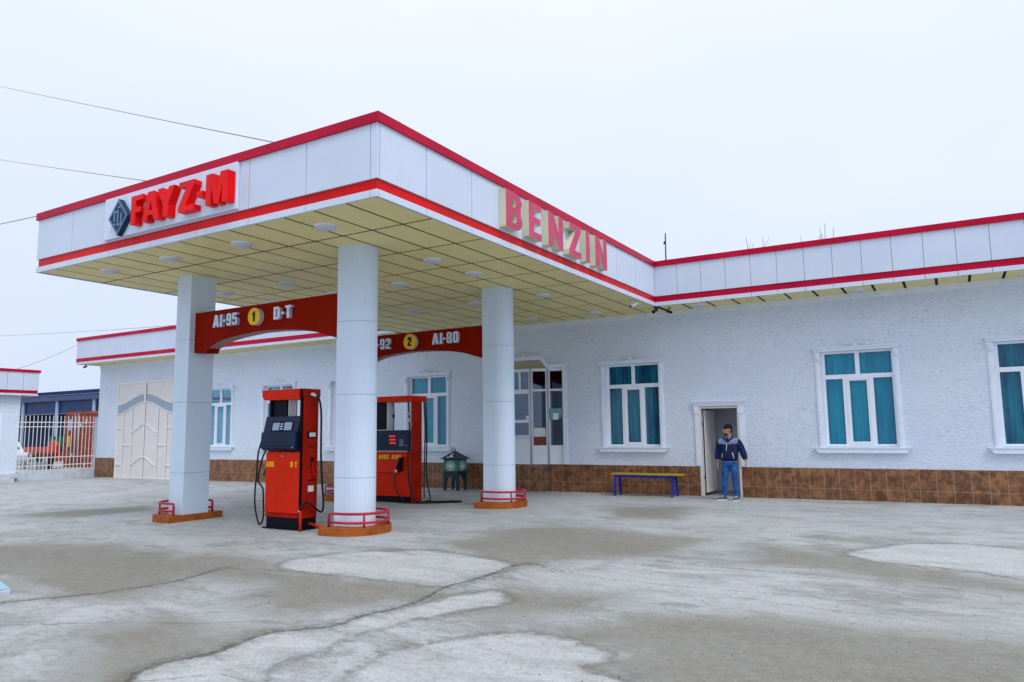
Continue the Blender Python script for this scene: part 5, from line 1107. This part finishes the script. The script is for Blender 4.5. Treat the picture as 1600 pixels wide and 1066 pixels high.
for s_, hx_, kx, ax in ((-1, -.085, -.125, -.165), (1, .085, .105, .125)):
    limb(body, [W_(hx_, 0, .90), W_(kx, -.015, .50), W_(ax, 0, .10)], [.085, .055, .042])
body = hull_obj(body, 'body', 'skin', per, .009, 2)
j = MB()
loft(j, [sec(0, 0, .87, .150, .112), sec(0, 0, .90, .168, .125), sec(0, -.01, .95, .192, .145), sec(.005, -.01, 1.04, .196, .146), sec(0, -.005, 1.15, .205, .140), sec(0, 0, 1.26, .208, .132), sec(0, 0, 1.335, .192, .118), sec(0, 0, 1.385, .150, .098), sec(0, 0, 1.42, .11, .085), sec(0, .005, 1.45, .085, .075)], 20)
limb(j, [W_(.13, 0, 1.345), W_(.205, 0, 1.315), W_(.285, .01, 1.16), W_(.34, -.015, 1.02), W_(.366, -.035, .935)], [.078, .090, .080, .074, .052])
limb(j, [W_(-.13, 0, 1.345), W_(-.20, 0, 1.31), W_(-.25, .03, 1.12), W_(-.266, -.005, .97), W_(-.264, -.03, .885)], [.077, .088, .076, .070, .050])
j = hull_obj(j, 'jacket', 'jacket', per, .012, 3)
# two-tone yoke: faces above a line take the grey cloth
j.data.materials.append(M['jacket_grey'])
for p_ in j.data.polygons:
    c = p_.center; x_, z_ = c.x, c.z
    if (z_ > 1.275 + .02 * abs(x_) / .2 and abs(x_) < .225 and z_ < 1.445 and not (abs(x_ + .01) < .025)) or z_ < .895: p_.material_index = 1 if z_ > 1.2 else (1 if abs(x_) < .2 and z_ < .893 else 0)
    if abs(x_) > .2 and z_ < .925: p_.material_index = 1
f = MB(); f.tube(smooth_path([W_(-.10, -.055, 1.42), W_(-.06, -.10, 1.40), W_(.0, -.11, 1.345), W_(.0, -.118, 1.33)], 4), .022, 8); f.tube(smooth_path([W_(.10, -.05, 1.42), W_(.065, -.10, 1.40), W_(.02, -.112, 1.345), W_(.01, -.118, 1.33)], 4), .022, 8); f.tube([W_(-.10, -.05, 1.42), W_(-.06, .07, 1.45), W_(.06, .07, 1.45), W_(.10, -.05, 1.42)], .024, 8); f.build('collar', 'jacket', per)
f = MB(); f.tube([W_(-.005, -.137, 1.32), W_(-.02, -.148, 1.2), W_(-.03, -.15, 1.12)], .006, 6); f.tube([W_(-.125, -.122, 1.07), W_(-.14, -.118, .96)], .008, 6); f.tube([W_(.105, -.138, 1.09), W_(.135, -.128, .96)], .009, 6); f.build('zip_trim', 'paper', per)
f = MB(); f.box(tuple(W_(.07, -.135, 1.305)), tuple(W_(.15, -.118, 1.32))); f.build('chest_badge', 'letter_red', per)
jn = MB()
loft(jn, [sec(0, 0, .80, .155, .115), sec(0, 0, .93, .155, .11)], 16)
for s_, hx_, kx, ax in ((-1, -.085, -.125, -.165), (1, .085, .105, .125)):
    limb(jn, [W_(hx_, 0, .86), W_(hx_ * 1.1, -.005, .72), W_(kx, -.02, .50), W_((kx + ax) / 2, -.0, .28), W_(ax, .01, .105)], [.092, .094, .070, .062, .057])
hull_obj(jn, 'jeans', 'jeans', per, .011, 3)
for s_, ax, ang in ((-1, -.165, -38), (1, .125, -8)):
    d = Vector((math.sin(R(ang)), -math.cos(R(ang)), 0)); n_ = Vector((-d.y, d.x, 0)); c = W_(ax, .0, 0)
    f = MB(); loft(f, [(c - d * .07 + Vector((0, 0, .035)), n_ * .030, Vector((0, 0, .028))), (c - d * .03 + Vector((0, 0, .055)), n_ * .042, Vector((0, 0, .055))), (c + d * .03 + Vector((0, 0, .055)), n_ * .044, Vector((0, 0, .052))), (c + d * .10 + Vector((0, 0, .040)), n_ * .046, Vector((0, 0, .034))), (c + d * .165 + Vector((0, 0, .032)), n_ * .040, Vector((0, 0, .024))), (c + d * .20 + Vector((0, 0, .028)), n_ * .018, Vector((0, 0, .010)))], 12)
    s1 = f.build('shoe', 'shoe', per)
    f = MB(); f.prism([[tuple((c + d * u + n_ * v - W_(0, 0, 0)).xy) for u, v in ((-.085, -.025), (-.06, -.04), (.04, -.045), (.13, -.05), (.19, -.035), (.21, 0), (.19, .035), (.13, .05), (.04, .045), (-.06, .04), (-.085, .025))]], lambda u, v, dd: (px0 + u, py0 + v, g0 + dd), .002, .030); f.tube([c + d * .02 + n_ * .03 + Vector((0, 0, .095)), c + d * .06 + Vector((0, 0, .10)), c + d * .02 - n_ * .03 + Vector((0, 0, .095))], .010, 6); f.tube([c + d * .07 + n_ * .035 + Vector((0, 0, .07)), c + d * .09 + Vector((0, 0, .08)), c + d * .07 - n_ * .035 + Vector((0, 0, .07))], .009, 6); f.build('sole', 'sole', s1)
f = MB(); loft(f, [hsec(-.006, .035, .079, .103), hsec(-.008, .06, .080, .103), hsec(-.01, .095, .073, .094), hsec(-.014, .13, .050, .066), hsec(-.015, .148, .015, .02)]); f.build('knit_cap', 'cap', per)
f = MB(); loft(f, [hsec(-.05, -.07, .052, .038), hsec(-.052, -.03, .064, .045), hsec(-.045, .034, .073, .060)]); f.build('hair', 'hair', per)
f = MB(); loft(f, [hsec(.045, -.128, .026, .026), hsec(.038, -.112, .047, .052), hsec(.026, -.09, .057, .074), hsec(.02, -.082, .058, .072)]); f.build('beard', 'hair', per)
f = MB()
for s_ in (-1, 1):
    e_ = HC + hd_ * .086 + hr * s_ * .030 + Vector((0, 0, .010)); f.lathe(e_, [(0, -.005), (.005, -.003), (.007, 0), (.005, .003), (0, .005)], 8)
f.build('eyes', 'hair', per)
